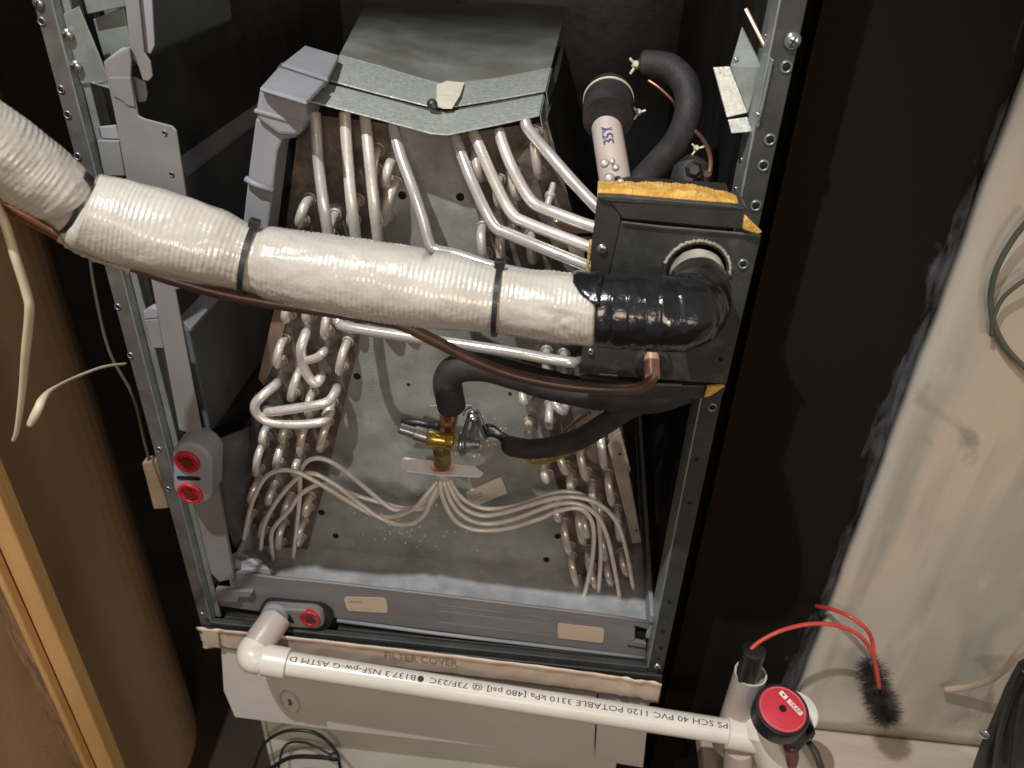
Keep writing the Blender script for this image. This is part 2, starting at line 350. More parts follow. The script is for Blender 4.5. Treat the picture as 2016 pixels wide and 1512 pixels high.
# right: beige sheet with a free vertical edge, near-black board for the unlit gap behind
edge = [(.712, .05, -.142)]
rng = random.Random(3)
NX, NZ = 46, 60
vv, ff = [], []
def relief(u, v):
    h = 0
    for cx_, cz_, sx_, sz_, a_ in ((.86, .08, .07, .006, -.006), (.93, .30, .012, .06, -.008), (.98, .2, .04, .09, .004), (.9, .45, .05, .05, .002), (.93, .0, .01, .06, -.005), (.83, .3, .03, .2, .002)):
        h += a_*math.exp(-((u-cx_)/sx_)**2-((v-cz_)/sz_)**2)
    return h
for j in range(NZ+1):
    for i in range(NX+1):
        x = .712+(1.5-.712)*i/NX; z = -.145+1.4*j/NZ
        ex = .0006*math.sin(z*31)+.0005*math.sin(z*77) if i == 0 else 0
        vv.append((x+ex, .05-relief(x, z), z))
for j in range(NZ):
    for i in range(NX): a = j*(NX+1)+i; ff.append([a, a+1, a+NX+2, a+NX+1])
o = mesh('right_wall', vv, ff, 'wall_r', smooth=True)
so = o.modifiers.new('thickness', 'SOLIDIFY'); so.thickness = .014; so.offset = -1
# make sure the solidify goes backwards whatever the winding
so.offset = 1 if o.data.polygons[0].normal.y > 0 else -1
struct(o)
# blue-grey caulk along the free edge; its near-black board stands for the unlit gap
struct(box('gap_board', (.560, .068, -.42), (.74, .090, 1.2), 'smear', None, 0))
# ledge in front of / under the beige sheet
t = thing('base_ledge', 'pinkish beige stepped ledge along the foot of the right wall', 'ledge', (.9, .0, -.2))
box('ledge_board', (.60, -.06, -.175), (1.5, .05, -.143), 'board', t, .004)
box('ledge_board', (.60, -.12, -.215), (1.5, -.063, -.180), 'board', t, .004)
box('ledge_board', (.60, -.24, -.245), (1.5, -.123, -.222), 'duct', t, .003, label='pale grey lower board of the ledge')
# ================================================================== left boards
t = thing('door_frame_board', 'orange plywood jamb board at the lower left with a rough edge', 'board', (-.12, -.1, -.3))
xr = at(228, 1512, -.10).x
box('board_face', (xr-.021, -.104, -.45), (xr, -.085, .75), 'wood', t, .002)
box('rough_edge', (xr-.045, -.115, -.45), (xr-.0215, -.088, .75), 'woodedge', t, .003)
box('ridge', (xr-.026, -.1155, -.45), (xr-.0195, -.1045, .75), 'wood', t, .002, label='paler raised ridge of the board')
t2 = thing('plywood_panel', 'flat tan plywood panel with brown scribble at the bottom left corner', 'panel', (-.25, -.12, -.3))
box('panel_face', (-.42, -.135, -.45), (xr-.047, -.12, .75), 'ply', t2, .002)
c0 = at(92, 1478, -.1352)
text_on('scribble', 'SS', .013, c0, (.35, 0, .9), (-.9, 0, .35), 'inkfaint', t2, .0006)
c1 = at(100, 1440, -.1352)
text_on('scribble', 'x', .009, c1, (1, 0, .3), (-.3, 0, 1), 'inkfaint', t2, .0006)
e_ = [(-20, 1395), (60, 1512), (40, 1540), (-30, 1440)]
tag(plate('corner_strip', e_, -.150, .01, 'sticker2', bevel=.002), 'pale strip crossing the bottom left corner of the plywood panel', 'strip')
# thin tan slab standing for a lit patch of floor
bp = atz(322, 1470, -.40)
o = poly('tan_patch', [atz(276, 1462, -.405), atz(320, 1398, -.405), atz(372, 1436, -.405), atz(352, 1488, -.405)], (0, 0, -.012), 'block', bevel=.003)
tag(o, 'thin tan slab painting a lit patch on the floor left of the filter box', 'light patch')
# wires on the left
tag(tube('cream_cable', pp([(-10, 400, -.14), (10, 440, -.14), (30, 505, -.145), (52, 575, -.145), (58, 615, -.145), (50, 700, -.14), (44, 770, -.135), (34, 845, -.13), (26, 868, -.128)]), lambda i, n, a: .0030 if i < n*.6 else .0030-.0016*(i/n-.6)/.4, 'wire_w'),
    'cream cable hanging down past the brown wall under the white sleeve, kinked halfway', 'cable')
tag(tube('cream_cable', pp([(250, 716, .03), (205, 722, .0), (150, 742, -.04), (105, 765, -.08), (85, 785, -.10), (74, 808, -.11), (58, 838, -.115)]), lambda i, n, a: .0013+.0022*max(0, min(1, (i/n-.45)*4))*(1-.6*max(0, (i/n-.88)*8)), 'wire_w'),
    'cream cable curving out of the dark beside the cabinet with a blunt cut end', 'cable')
tag(tube('dark_cable', pp([(175, 470, .03), (185, 560, .03), (215, 690, .03), (262, 780, .03), (285, 870, .03), (300, 930, .035)]), .0016, 'darkgreen'),
    'thin dark green cable running down outside the left cabinet flange', 'cable')
o = plate('foam_strip', [(278, 912), (308, 905), (332, 1002), (302, 1004)], .03, .012, 'block', bevel=.002)
tag(o, 'ochre block stuck to the outer left side of the cabinet', 'foam block')

# ================================================================== CABINET
W, TOP = .533, .95
cab = thing('air_handler_cabinet', 'open metal air handler cabinet with drilled front flanges and dark liner', 'cabinet', (W/2, 0, 0))
def seg(x0, x1, y0, y1, z0, z1, name, m, **k): return box(name, (x0, y0, z0), (x1, y1, z1), m, cab, **k)
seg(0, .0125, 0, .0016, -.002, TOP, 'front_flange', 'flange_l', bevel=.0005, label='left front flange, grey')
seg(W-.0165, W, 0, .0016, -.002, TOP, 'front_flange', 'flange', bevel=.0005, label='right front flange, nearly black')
seg(.0125, .0142, .0, .036, .003, TOP, 'flange_return', 'galv', bevel=.0005)
seg(W-.0182, W-.0165, .0, .036, .003, TOP, 'flange_return', 'galv', bevel=.0005)
seg(.0145, .0205, .010, .0125, .003, TOP, 'return_lip', 'galv', bevel=.0005)
seg(0, .0016, .0018, .68, -.002, TOP, 'outer_side', 'boxlip')
seg(W-.0016, W, .0018, .68, -.002, TOP, 'outer_side', 'boxlip')
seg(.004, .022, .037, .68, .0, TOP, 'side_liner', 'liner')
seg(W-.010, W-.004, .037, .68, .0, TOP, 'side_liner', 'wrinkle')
seg(.002, W-.002, .682, .70, -.002, TOP, 'back_liner', 'liner')
seg(.0, W, .24, .68, .90, .92, 'shade_deck', 'liner')  # unseen deck added to keep overhead light off the back interior
# bottom rail
seg(.0, W, -.004, .016, -.026, -.0035, 'bottom_rail', 'boxlip', bevel=.0015)
seg(.014, W-.02, .016, .50, -.024, -.004, 'bottom_deck', 'boxlip')
seg(.013, W-.018, -.0015, .006, -.003, .006, 'sill_strip', 'flange')
# raised panels on the left side wall and paler strips painting light on their top edges
def wallpanel(a, b, zb, label=None):
    A = atx(*a, .03); B = atx(*b, .03); z = (A.z+B.z)/2
    x0, x1 = .0222, .030
    pts = [(x0, A.y, z+.010), (x1, A.y, z-.001), (x1, A.y, zb), (x0, A.y, zb)]
    poly('raised_panel', pts, (0, B.y-A.y, 0), 'panelgrey', cab, .002)
    poly('lit_panel_edge', [(x0-.0, A.y+.0015, z+.0125), (x1+.0016, A.y+.0015, z+.0010), (x1+.0016, A.y+.0015, z-.003), (x0, A.y+.0015, z+.008)], (0, B.y-A.y-.003, 0), 'gplast', cab, .0008)
wallpanel((365, 352), (560, 190), .40)
wallpanel((368, 634), (520, 500), .235)
wallpanel((430, 890), (600, 745), .06)
# upper slab on the left wall
poly('raised_panel', [(.0222, .045, .60), (.036, .045, .61), (.036, .045, .95), (.0222, .045, .95)], (0, .21, 0), 'panelgrey', cab, .003)
# holes (countersunk dimples) and screws: shared meshes
def template(name, v, f, m, smooth=True):
    me = bpy.data.meshes.new(name); me.from_pydata([tuple(q) for q in v], [], f)
    bm = bmesh.new(); bm.from_mesh(me); bmesh.ops.recalc_face_normals(bm, faces=bm.faces); bm.to_mesh(me); bm.free()
    me.polygons.foreach_set('use_smooth', [smooth]*len(me.polygons)); me.materials.append(M[m]); return me
v, f = lathe((0, 0, 0), (0, -1, 0), [(-.0004, .0046), (.0009, .0040), (.0012, .0034), (.0009, .0028), (-.0004, .0024)], 18, cap=False)
ring_me = template('hole_rim', v, f, 'steel_dull')
v, f = lathe((0, 0, 0), (0, -1, 0), [(0, .0027), (.0005, .0025)], 14); disc_me = template('hole_dark', v, f, 'hole')
v, f = lathe((0, 0, 0), (0, -1, 0), [(0, .0052), (.0012, .0050), (.0026, .0036), (.0030, .0012)], 20); screw_me = template('screw_head', v, f, 'steel')
cv, cf = merge([prism([(-.0024, -.0030, -.0004), (.0024, -.0030, -.0004), (.0024, -.0030, .0004), (-.0024, -.0030, .0004)], (0, -.0004, 0)),
                prism([(-.0004, -.0031, -.0024), (.0004, -.0031, -.0024), (.0004, -.0031, .0024), (-.0004, -.0031, .0024)], (0, -.0004, 0))])
cross_me = template('screw_cross', cv, cf, 'hole', False)
def inst(name, me, p, parent, s=1, rot=None):
    o = bpy.data.objects.new(name, me); o.location = Vector(p)-rootloc(parent); o.scale = (s, s, s)
    if rot: o.rotation_euler = rot
    return link(o, parent)
def hole(px, py, Y, parent, s=1.0, rim=True):
    p = at(px, py, Y)
    if rim:
        r = inst('screw_hole', ring_me, p, parent, s); d = bpy.data.objects.new('hole_bore', disc_me); link(d, r)
    else: inst('screw_hole', disc_me, p, parent, s)
def screw(px, py, Y, parent, s=1.0):
    p = at(px, py, Y); o = inst('screw', screw_me, p, parent, s); c = bpy.data.objects.new('screw_slot', cross_me); link(c, o); c.rotation_euler = (0, .5, 0)
for q in ((82, 42), (120, 176), (133, 226), (153, 308), (232, 604), (257, 700), (313, 885), (331, 963)): hole(*q, -.0002, cab, .72)
for q in ((1548, 132), (1516, 275), (1503, 326), (1488, 405), (1402, 802)): hole(*q, -.0002, cab, 1.0)
for q in ((1372, 905), (1317, 1185), (1306, 1243), (1301, 1275), (1296, 1297), (1358, 990)): hole(*q, -.0002, cab, .8, False)
screw(1560, 80, -.0004, cab, 1.15); screw(1294, 1311, -.006, cab, .8); screw(398, 1208, -.006, cab, .55); screw(76, 6, -.0004, cab, .8)
# galvanised corner bracket pieces, top left
g = plate('corner_bracket', [(106, 36), (155, 12), (216, 160), (160, 166), (134, 100)], .008, .0015, 'galv', cab)
screw(132, 68, .006, cab, .9); screw(149, 130, .006, cab, .9)
plate('bracket_lip', [(178, 163, .006), (204, 148, .02), (216, 170, .02), (214, 174, .006)], None, .002, 'galv', cab)
plate('corner_bracket', [(183, 38), (243, 14), (262, 112), (206, 120)], .030, .0015, 'galv', cab)
plate('corner_bracket', [(160, -20), (300, -20), (300, 2), (172, 28)], .022, .0015, 'galv', cab)
# right: spot welds on the return
for q in ((1530, 72), (1502, 165), (1490, 228), (1482, 315), (1468, 372)):
    p = at(q[0], q[1], .02); p.x = W-.0184; inst('weld_dimple', screw_me, p, cab, .35, (0, 0, -math.pi/2))
# right angle bracket (galvanised)
ab = thing('angle_bracket', 'galvanised folded angle bracket fixed inside the upper right cabinet side', 'bracket', at(1440, 260, .05))
def quad(name, P, off, m, parent, **k): return poly(name, [at(*q) for q in P], off, m, parent, **k)
quad('shelf_flange', [(1404, 133, .022), (1437, 131, .022), (1472, 222, .012), (1431, 232, .012)], (0, .0018, 0), 'galv_top', ab)
quad('lower_tab', [(1433, 236, .012), (1471, 231, .012), (1484, 259, .008), (1440, 263, .008)], (0, .0018, 0), 'galv_top', ab)
quad('web', [(1437, 130, .024), (1460, 52, .050), (1499, 132, .018), (1472, 224, .014)], (.0010, .0012, 0), 'galv', ab)
quad('post', [(1505, 103, .004), (1523, 118, -.003), (1494, 250, -.003), (1484, 262, .004), (1473, 236, .010)], (0, .003, 0), 'galv', ab)
quad('copper_edge', [(1464, 18, .04), (1470, 15, .04), (1506, 88, .02), (1502, 94, .02)], (.001, .001, 0), 'copper_pale', ab)
for q in ((1449, 118, .026), (1492, 225, -.004)): inst('rivet', screw_me, at(*q), ab, .35)

# ================================================================== left mounting rail (grey painted steel)
rail = thing('mounting_rail', 'grey painted steel mounting rail with side tabs and punched plate, left of the coil', 'mounting rail', at(380, 860, .02))
plate('upper_strip', [(243, -20), (271, -20), (284, 104), (296, 122), (300, 150), (292, 160), (281, 158), (272, 130), (258, 112)], .012, .002, 'bracket', rail)
plate('strip_side', [(272, -20), (298, -20), (304, 90), (296, 106), (285, 104)], .016, .002, 'gplast', rail)
plate('end_tab', [(260, 150), (285, 162), (289, 185), (286, 200), (272, 202), (262, 180)], .018, .002, 'gplast', rail)
plate('rail_plate', [(203, 122), (254, 95), (258, 120), (257, 150), (268, 205), (272, 228), (284, 234), (338, 248), (347, 257), (372, 420), (390, 560), (345, 571), (400, 865), (352, 846), (296, 545), (262, 430), (228, 240)], .006, .0022, 'bracket', rail, bevel=.0009)
plate('rail_fold', [(203, 122, .006), (254, 95, .006), (256, 93, .02), (240, 94, .02)], None, .002, 'gplast', rail)
plate('emboss', [(214, 152), (256, 152), (266, 212), (250, 208), (236, 196), (222, 190)], .0048, .0015, 'bracket', rail, bevel=.0012)
for q in ((324, 262), (338, 343)): hole(*q, .0056, rail, .5)
plate('side_tab', [(188, 250), (228, 246), (236, 275), (190, 273)], .010, .002, 'gplast', rail, bevel=.001)
plate('side_tab', [(190, 276), (234, 277), (246, 347), (204, 347)], .0085, .010, 'bracket', rail, bevel=.001)
plate('side_tab', [(282, 613), (296, 605), (311, 609), (311, 627), (283, 629)], .0085, .008, 'gplast', rail, bevel=.001)
plate('side_tab', [(283, 630), (312, 628), (322, 686), (300, 686)], .0085, .010, 'bracket', rail, bevel=.001)
# lower port boss with two red plugs (part of the upright drain channel)
plate('lower_rail', [(352, 960), (422, 930), (452, 1092), (460, 1140), (432, 1146), (414, 1128)], .012, .006, 'bracket', rail, bevel=.001)
plate('channel_slope', [(425, 868, .03), (494, 842, .09), (500, 900, .09), (487, 1000, .085), (482, 1065, .07), (462, 1082, .05), (448, 1040, .03), (424, 940, .02)], None, .004, 'darkglaze', rail, bevel=.001)
def capsule(a, b, r, Y, th, n=14):
    A, B = at(*a, Y), at(*b, Y); d = (A-B).normalized(); s = Vector((0, 1, 0)).cross(d).normalized(); pts = []
    for k in range(n+1): t_ = math.pi*k/n; pts.append(A+(s*math.cos(t_)+d*math.sin(t_))*r)
    for k in range(n+1): t_ = math.pi+math.pi*k/n; pts.append(B+(s*math.cos(t_)+d*math.sin(t_))*r)
    return prism(pts, (0, th, 0))
def plug(px, py, Y, r, parent, extra=0):
    p = at(px, py, Y)
    lobj('red_plug', p, (0, -1, 0), [(-.004, r), (.0005, r), (.0014, r*.94), (.0012, r*.76), (-.0012, r*.66), (-.0016, .0001)], 'red', parent, 28)
    st = []
    for k in range(16): rr = r*(.56 if k % 2 else .36); a = k*math.pi/8; st.append(p+V(math.cos(a)*rr, -.0008, math.sin(a)*rr))
    poly('plug_socket', st, (0, -.0012, 0), 'maroon', parent, 0)
v, f = capsule((378, 905), (378, 965), .0195, -.014, .030)
o = mesh('port_boss', v, f, 'gplast', rail, bevel=.004, seg=3)
plug(368, 910, -.0155, .0128, rail); plug(374, 972, -.0155, .0128, rail)
v, f = capsule((352, 941), (390, 943), .0022, -.0148, .004); mesh('port_slot', v, f, 'hole', rail)

# ================================================================== COIL
coil = thing('evaporator_coil', 'A-shaped evaporator coil with two finned slabs, return bends and galvanised top cover', 'evaporator coil', (.28, .12, .045))
YP = .098
# centre plate
cen = [(700, 240), (900, 262), (1040, 520), (1105, 1000), (1150, 1135), (600, 1082), (640, 950), (720, 420)]
poly('centre_plate', [at(x, y, YP) for x, y in ((770, 243), (900, 268), (1010, 500), (1105, 900), (1160, 1132), (596, 1078), (650, 900), (735, 500))], (0, .002, 0), 'delta', coil, 0)
# slabs: end faces (dark) slightly in front and fin packs going back
LS = [(590, 222), (775, 246), (735, 500), (700, 700), (640, 950), (598, 1110), (476, 1100), (505, 880), (545, 590)]
RS = [(885, 266), (1078, 240), (1145, 480), (1196, 700), (1232, 880), (1262, 1062), (1245, 1176), (1145, 1165), (1098, 960), (1040, 760), (960, 480)]
poly('slab_face', [at(x, y, YP-.004) for x, y in LS], (0, .003, 0), 'slab', coil, .0005)
poly('slab_face', [at(x, y, YP-.004) for x, y in RS], (0, .003, 0), 'slab', coil, .0005)
poly('fin_pack', [at(x, y, YP+.001) for x, y in LS], (0, .34, 0), 'fins', coil, 0)
poly('fin_pack', [at(x, y, YP+.001) for x, y in RS], (0, .34, 0), 'fins', coil, 0)
# outer end flanges
quad('end_flange', [(545, 585, .086), (575, 590, .086), (545, 700, .086), (519, 760, .086), (508, 745, .086)], (0, .0015, 0), 'copperish', coil, label='left outer flange of the end plate, brownish')
quad('end_flange', [(500, 775, .086), (520, 770, .086), (506, 880, .086), (490, 960, .086), (483, 950, .086)], (0, .0015, 0), 'fins', coil)
quad('end_flange', [(1196, 878, .078), (1207, 860, .078), (1222, 850, .078), (1242, 926, .078), (1238, 932, .078), (1262, 1062, .078), (1262, 1068, .078), (1245, 1070, .078)], (0, .0015, 0), 'rightend', coil, label='right outer flange of the end plate, pale with two holes')
quad('end_flange', [(1180, 800, .080), (1206, 800, .080), (1222, 850, .080), (1200, 870, .080)], (0, .0015, 0), 'rightend', coil)
for q in ((1220, 894, .0772), (1253, 1045, .0772)): inst('flange_hole', disc_me, at(*q), coil, .55)
# centre plate holes, rivets and embossed dots
for q in ((792, 385), (906, 388), (703, 741), (804, 757), (633, 1009), (661, 1055), (1098, 1056), (1076, 1102), (1004, 775)):
    inst('plate_hole', disc_me, at(q[0], q[1], YP-.0004), coil, 1.45 if q[0] not in (804, 1004) else .7)
dv, df = [], []
rr_ = random.Random(5)
for col, (xa, ya, xb, yb, n) in enumerate(((733, 680, 728, 860, 30), (775, 820, 768, 960, 20), (787, 860, 782, 1030, 30), (812, 540, 800, 740, 8), (690, 640, 694, 640, 2))):
    for k in range(n):
        t_ = k/max(1, n-1); 
        if rr_.random() < .25: continue
        p = at(xa+(xb-xa)*t_+rr_.uniform(-2, 2), ya+(yb-ya)*t_, YP-.0004); v, f = lathe(p, (0, -1, 0), [(0, .0009), (.0003, .0007)], 6); dv.append((v, f))
v, f = merge(dv); stuff(mesh('punched_dots', v, f, 'rightend', coil))
# pale flakes painting the glints of grazing light on the plate
dv = []
for k in range(110):
    x = rr_.gauss(790, 45) if k % 2 else rr_.uniform(650, 1000); y = rr_.gauss(1045, 22) if k % 3 else rr_.uniform(820, 900)
    if k % 3 == 0: x = rr_.gauss(945, 30)
    p = at(x, y, YP-.0003); r0 = rr_.uniform(.0003, .0012); pts = []
    for j in range(7): a = j*2*math.pi/7; q = r0*rr_.uniform(.5, 1.3); pts.append(p+V(math.cos(a)*q, 0, math.sin(a)*q*1.4))
    dv.append(prism(pts, (0, -.0003, 0)))
v, f = merge(dv); stuff(mesh('grazing_glints', v, f, 'zincbar', coil))
# top cover: shallow V gutter sheet in two strips with groove, dark stained top behind
def zt(x): return .566+.019*abs(x-.285)/.12
def topstrip(name, pf, pb, m, drop=0, th=.0015, **k):
    F0 = [atz(x, y, zt(atz(x, y, .575).x)-drop) for x, y in pf]; B0 = [atz(x, y, (.581 if name == 'coil_top' else zt(atz(x, y, .575).x))-drop) for x, y in pb]
    n = len(F0); vs = F0+B0; vs += [q-V(0, 0, th) for q in vs]; fs = []
    for i in range(n-1):
        fs += [[i, i+1, n+i+1, n+i], [2*n+i, 3*n+i, 3*n+i+1, 2*n+i+1], [i, 2*n+i, 2*n+i+1, i+1], [n+i, n+i+1, 3*n+i+1, 3*n+i]]
    fs += [[0, n, 3*n, 2*n], [n-1, 3*n-1, 4*n-1, 2*n-1]]
    return mesh(name, vs, fs, m, coil, bevel=.0006, **k)
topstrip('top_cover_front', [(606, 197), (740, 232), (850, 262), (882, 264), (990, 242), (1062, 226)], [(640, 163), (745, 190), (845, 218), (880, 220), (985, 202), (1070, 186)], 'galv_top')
topstrip('cover_groove', [(638, 165), (745, 192), (845, 220), (880, 222), (985, 204), (1070, 188)], [(644, 155), (747, 183), (848, 208), (880, 210), (985, 193), (1074, 177)], 'flange_l', .0025)
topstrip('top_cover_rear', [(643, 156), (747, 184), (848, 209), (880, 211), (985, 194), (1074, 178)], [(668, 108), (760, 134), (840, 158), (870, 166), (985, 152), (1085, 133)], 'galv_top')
topstrip('coil_top', [(668, 107), (760, 133), (840, 157), (870, 165), (985, 151), (1085, 132)], [(722, 4), (800, 6), (860, 8), (900, 8), (1010, 6), (1118, 4)], 'top_dark', .001)
# folded side tab of cover on the right + front lip
quad('cover_side_tab', [(1062, 226, .080), (1070, 188, .125), (1080, 215, .12), (1068, 262, .080)], (.0012, 0, 0), 'galv', coil)
quad('cover_side_tab', [(1074, 180, .15), (1085, 134, .24), (1090, 160, .24), (1078, 208, .15)], (.0012, 0, 0), 'galv', coil)
# dark gap strip behind the eave
# --------- return bends
def ubend(a, b, r=.0044, d=.017, label=None):
    A, B = at(a[0], a[1], YP-.014), at(b[0], b[1], YP-.014)
    ax = (B-A); L = max(ax.length, .006); ax.normalize(); mid = (A+B)/2; R = L/2
    P = [mid-ax*R+V(0, .016, 0), mid-ax*R+V(0, .004, 0)]
    for k in range(0, 9):
        t_ = math.pi*k/8; P.append(mid-ax*R*math.cos(t_)+V(0, -min(R, .009)*math.sin(t_)-.0005, 0))
    P += [mid+ax*R+V(0, .004, 0), mid+ax*R+V(0, .016, 0)]
    v, f = sweep(P, r, 12); mesh('return_bend', v, f, 'alu', coil, smooth=True, origin=mid)
    for e in (mid-ax*R, mid+ax*R):
        cols.append(lathe((e.x, YP-.0045, e.z), (0, -1, 0), [(0, r*1.5), (.0016, r*1.45), (.0018, r*1.1)], 14, cap=False))
cols = []
LU = [((570,593),(566,627)),((610,597),(607,627)),((647,615),(643,660)),((695,615),(688,632)),((555,675),(549,716)),((680,682),(670,730)),
 ((588,734),(575,782)),((612,779),(612,815)),((651,800),(642,815)),((562,841),(560,863)),((523,845),(521,867)),((599,845),(594,889)),((642,838),(632,882)),
 ((514,882),(507,930)),((553,882),(547,919)),((586,908),(583,930)),((505,952),(496,982)),((536,964),(532,985)),((568,986),(562,1012)),((607,986),(605,1008)),
 ((492,1019),(488,1052)),((523,1023),(518,1052)),((555,1038),(551,1075)),((594,1034),(590,1067)),
 ((604,398),(592,440)),((770,318),(762,362)),((775,365),(757,440)),((655,430),(650,470)),((740,300),(738,340)),((700,400),(694,440))]
RU = [((1029,776),(1034,790)),((1082,806),(1082,836)),((1091,783),(1112,806)),((1040,840),(1041,856)),((1071,918),(1078,942)),((1102,892),(1116,925)),
 ((1142,889),(1155,938)),((1183,862),(1190,915)),((1122,942),(1126,960)),((1165,962),(1169,980)),((1197,942),(1206,988)),((1215,1011),(1221,1057)),
 ((1111,1038),(1122,1084)),((1139,1018),(1149,1064)),((1125,1104),(1139,1150)),((1158,1090),(1165,1127)),((1165,1124),(1175,1150)),((1195,1117),(1205,1143)),
 ((1225,1097),(1236,1124)),((1096,1000),(1100,1018)),((948,455),(955,505)),((985,465),(992,525)),((1045,470),(1050,510)),((938,300),(945,350)),((1010,345),(1020,385)),
 ((1110,705),(1116,735)),((1075,700),(1080,730)),((1178,990),(1185,1030)),((1052,265),(1062,345)),((980,360),(985,400)),((1010,440),(1015,470)), ((1150,1020),(1158,1050)), ((1185,1060),(1192,1095))]
for a, b in LU: ubend(a, b)
for a, b in RU: ubend(a, b)
v, f = merge(cols); stuff(mesh('tube_collars', v, f, 'rightend', coil, smooth=True))
# big connecting bends on the left slab
Yb = YP-.02
tube('connecting_bend', [at(601, 655, YP)]+pp([(602, 658, Yb+.01), (593, 685, Yb), (596, 715, Yb), (608, 742, Yb), (622, 754, Yb), (632, 742, Yb+.006)])+[at(632, 740, YP)], .0052, 'alu', coil)
tube('connecting_bend', [at(546, 752, YP)]+pp([(543, 757, Yb), (518, 778, Yb-.015), (502, 797, Yb-.02), (508, 817, Yb-.02), (535, 832, Yb-.02), (590, 836, Yb-.02), (636, 829, Yb-.015), (650, 812, Yb)])+[at(650, 795, YP)], .0050, 'alu', coil)
tube('connecting_bend', [at(663, 762, YP)]+pp([(662, 768, Yb), (650, 787, Yb-.012), (630, 796, Yb-.018), (588, 803, Yb-.02), (545, 809, Yb-.02), (527, 810, Yb-.016)])+[at(525, 806, YP)], .0050, 'alu', coil)
tube('connecting_bend', [at(640, 690, YP)]+pp([(638, 692, Yb), (625, 703, Yb-.004), (606, 709, Yb)])+[at(604, 706, YP)], .0044, 'alu', coil)
# suction feeders
fr_ = .0049
tube('feeder_tube', pp([(620, 222, .076), (622, 245, .072), (627, 320, .060), (637, 400, .045), (648, 480, .04), (655, 560, .035), (660, 610, .03), (668, 634, .025), (690, 645, .02), (840, 668, .01), (1000, 692, .0), (1090, 708, -.003), (1128, 714, -.004), (1142, 712, .01)]), fr_, 'alu_shiny', coil)
tube('feeder_tube', pp([(679, 222, .076), (680, 245, .072), (685, 320, .060), (692, 400, .045), (702, 480, .045), (712, 560, .05)])+[at(716, 585, YP)], fr_, 'alu', coil)
tube('feeder_tube', pp([(718, 224, .084), (722, 262, .074), (728, 320, .062), (736, 400, .050), (745, 480, .05), (752, 560, .055)])+[at(755, 585, YP)], fr_, 'alu', coil)
tube('feeder_tube', pp([(774, 246, .080), (778, 266, .074), (790, 310, .062), (812, 370, .048), (832, 430, .040), (846, 480, .032), (860, 493, .03), (900, 502, .025), (985, 529, .015), (1080, 548, .005), (1150, 560, .0)]), fr_, 'alu_shiny', coil, n=10)
tube('feeder_tube', pp([(896, 270, .080), (905, 295, .070), (926, 350, .055), (952, 408, .045), (975, 447, .035), (1000, 460, .03), (1080, 493, .012), (1172, 530, .0)]), fr_, 'alu_shiny', coil, n=10)
tube('feeder_tube', pp([(932, 262, .080), (942, 285, .070), (968, 345, .058), (992, 395, .050), (1012, 425, .042), (1035, 438, .038), (1095, 462, .025), (1170, 490, .015)]), fr_, 'alu', coil, n=10)
tube('feeder_tube', pp([(982, 256, .080), (990, 285, .072), (1008, 330, .060), (1035, 380, .050), (1055, 403, .044), (1090, 418, .035), (1140, 437, .025), (1180, 450, .02)]), fr_, 'alu', coil, n=10)
tube('feeder_tube', pp([(1034, 240, .082), (1042, 258, .076), (1082, 305, .055), (1130, 360, .035), (1170, 402, .02), (1195, 425, .015)]), fr_, 'alu_shiny', coil, n=10)
for a, b in (((1090, 362, .07), (1078, 405, .055)), ((1098, 428, .06), (1092, 470, .05)), ((1108, 470, .05), (1100, 500, .045))):
    A, B = at(*a), at(*b); v, f = lathe(A, B-A, [(0, .003), ((B-A).length*.45, .003), ((B-A).length*.46, .0048), ((B-A).length*.62, .0048), ((B-A).length*.63, .0033), ((B-A).length, .0033)], 14)
    autosmooth(mesh('stub_fitting', v, f, 'alu_shiny', coil, smooth=True))
# headers behind the box
for yy, dz in ((438, 0), (468, 1)): quad('header_plate', [(1085, yy, .035), (1190, yy-2, .03), (1190, yy+22, .03), (1090, yy+22, .035)], (0, .002, 0), 'copperish', coil)
quad('paper_tag', [(1117, 480, .028), (1148, 482, .028), (1152, 510, .028), (1122, 505, .028)], (0, .0006, 0), 'masking', coil)

# masking tape piece on the cover
t_ = poly('tape_piece', [atz(x, y, .5715 if y > 150 else .572) for x, y in ((850, 205), (860, 196), (860, 168), (880, 160), (914, 164), (906, 188), (890, 214), (872, 214))], (0, 0, .0006), 'masking', bevel=0)
tag(t_, 'torn cream tape piece stuck across the top cover of the coil', 'tape')
o = lobj('rubber_knob', atz(852, 207, .575), (0, -.6, .35), [(0, .0045), (.004, .0045), (.0055, .002)], 'blackplast')
tag(o, 'small black knob beside the cream tape on the coil cover', 'knob')

# ================================================================== grey plastic side pan (horizontal drain channel) at upper left
sp = thing('side_drain_channel', 'light grey plastic drain channel hugging the upper left of the coil', 'drain channel', at(510, 430, .06))
def solid(name, L, Y0, th, m, **k): return plate(name, L, Y0, th, m, sp, **k)
def zpoly(name, P, m, off=(0, 0, -.003), **k): return poly(name, P, off, m, sp, **k)
A_ = [at(510, 172, .050), at(603, 200, .050), at(602, 232, .050), at(588, 270, .050), at(548, 268, .050), at(500, 232, .050)]
v, f = prism(A_, (0, .045, 0)); mesh('cap_body', v, f, 'gplast', sp, bevel=.004, seg=3)
zt0 = at(510, 172, .050).z
zpoly('cap_top', [atz(510, 172, .597), atz(548, 130, .597), atz(640, 160, .597), atz(603, 200, .597)], 'gplast', (0, 0, -.004), bevel=.002)
zpoly('cap_top', [atz(553, 125, .597), atz(600, 88, .597), atz(668, 108, .597), atz(645, 155, .597)], 'gplast', (0, 0, -.004), bevel=.002)
zpoly('cap_groove', [atz(546, 133, .594), atz(555, 122, .594), atz(647, 153, .594), atz(640, 164, .594)], 'flange_l', (0, 0, -.004), bevel=0)
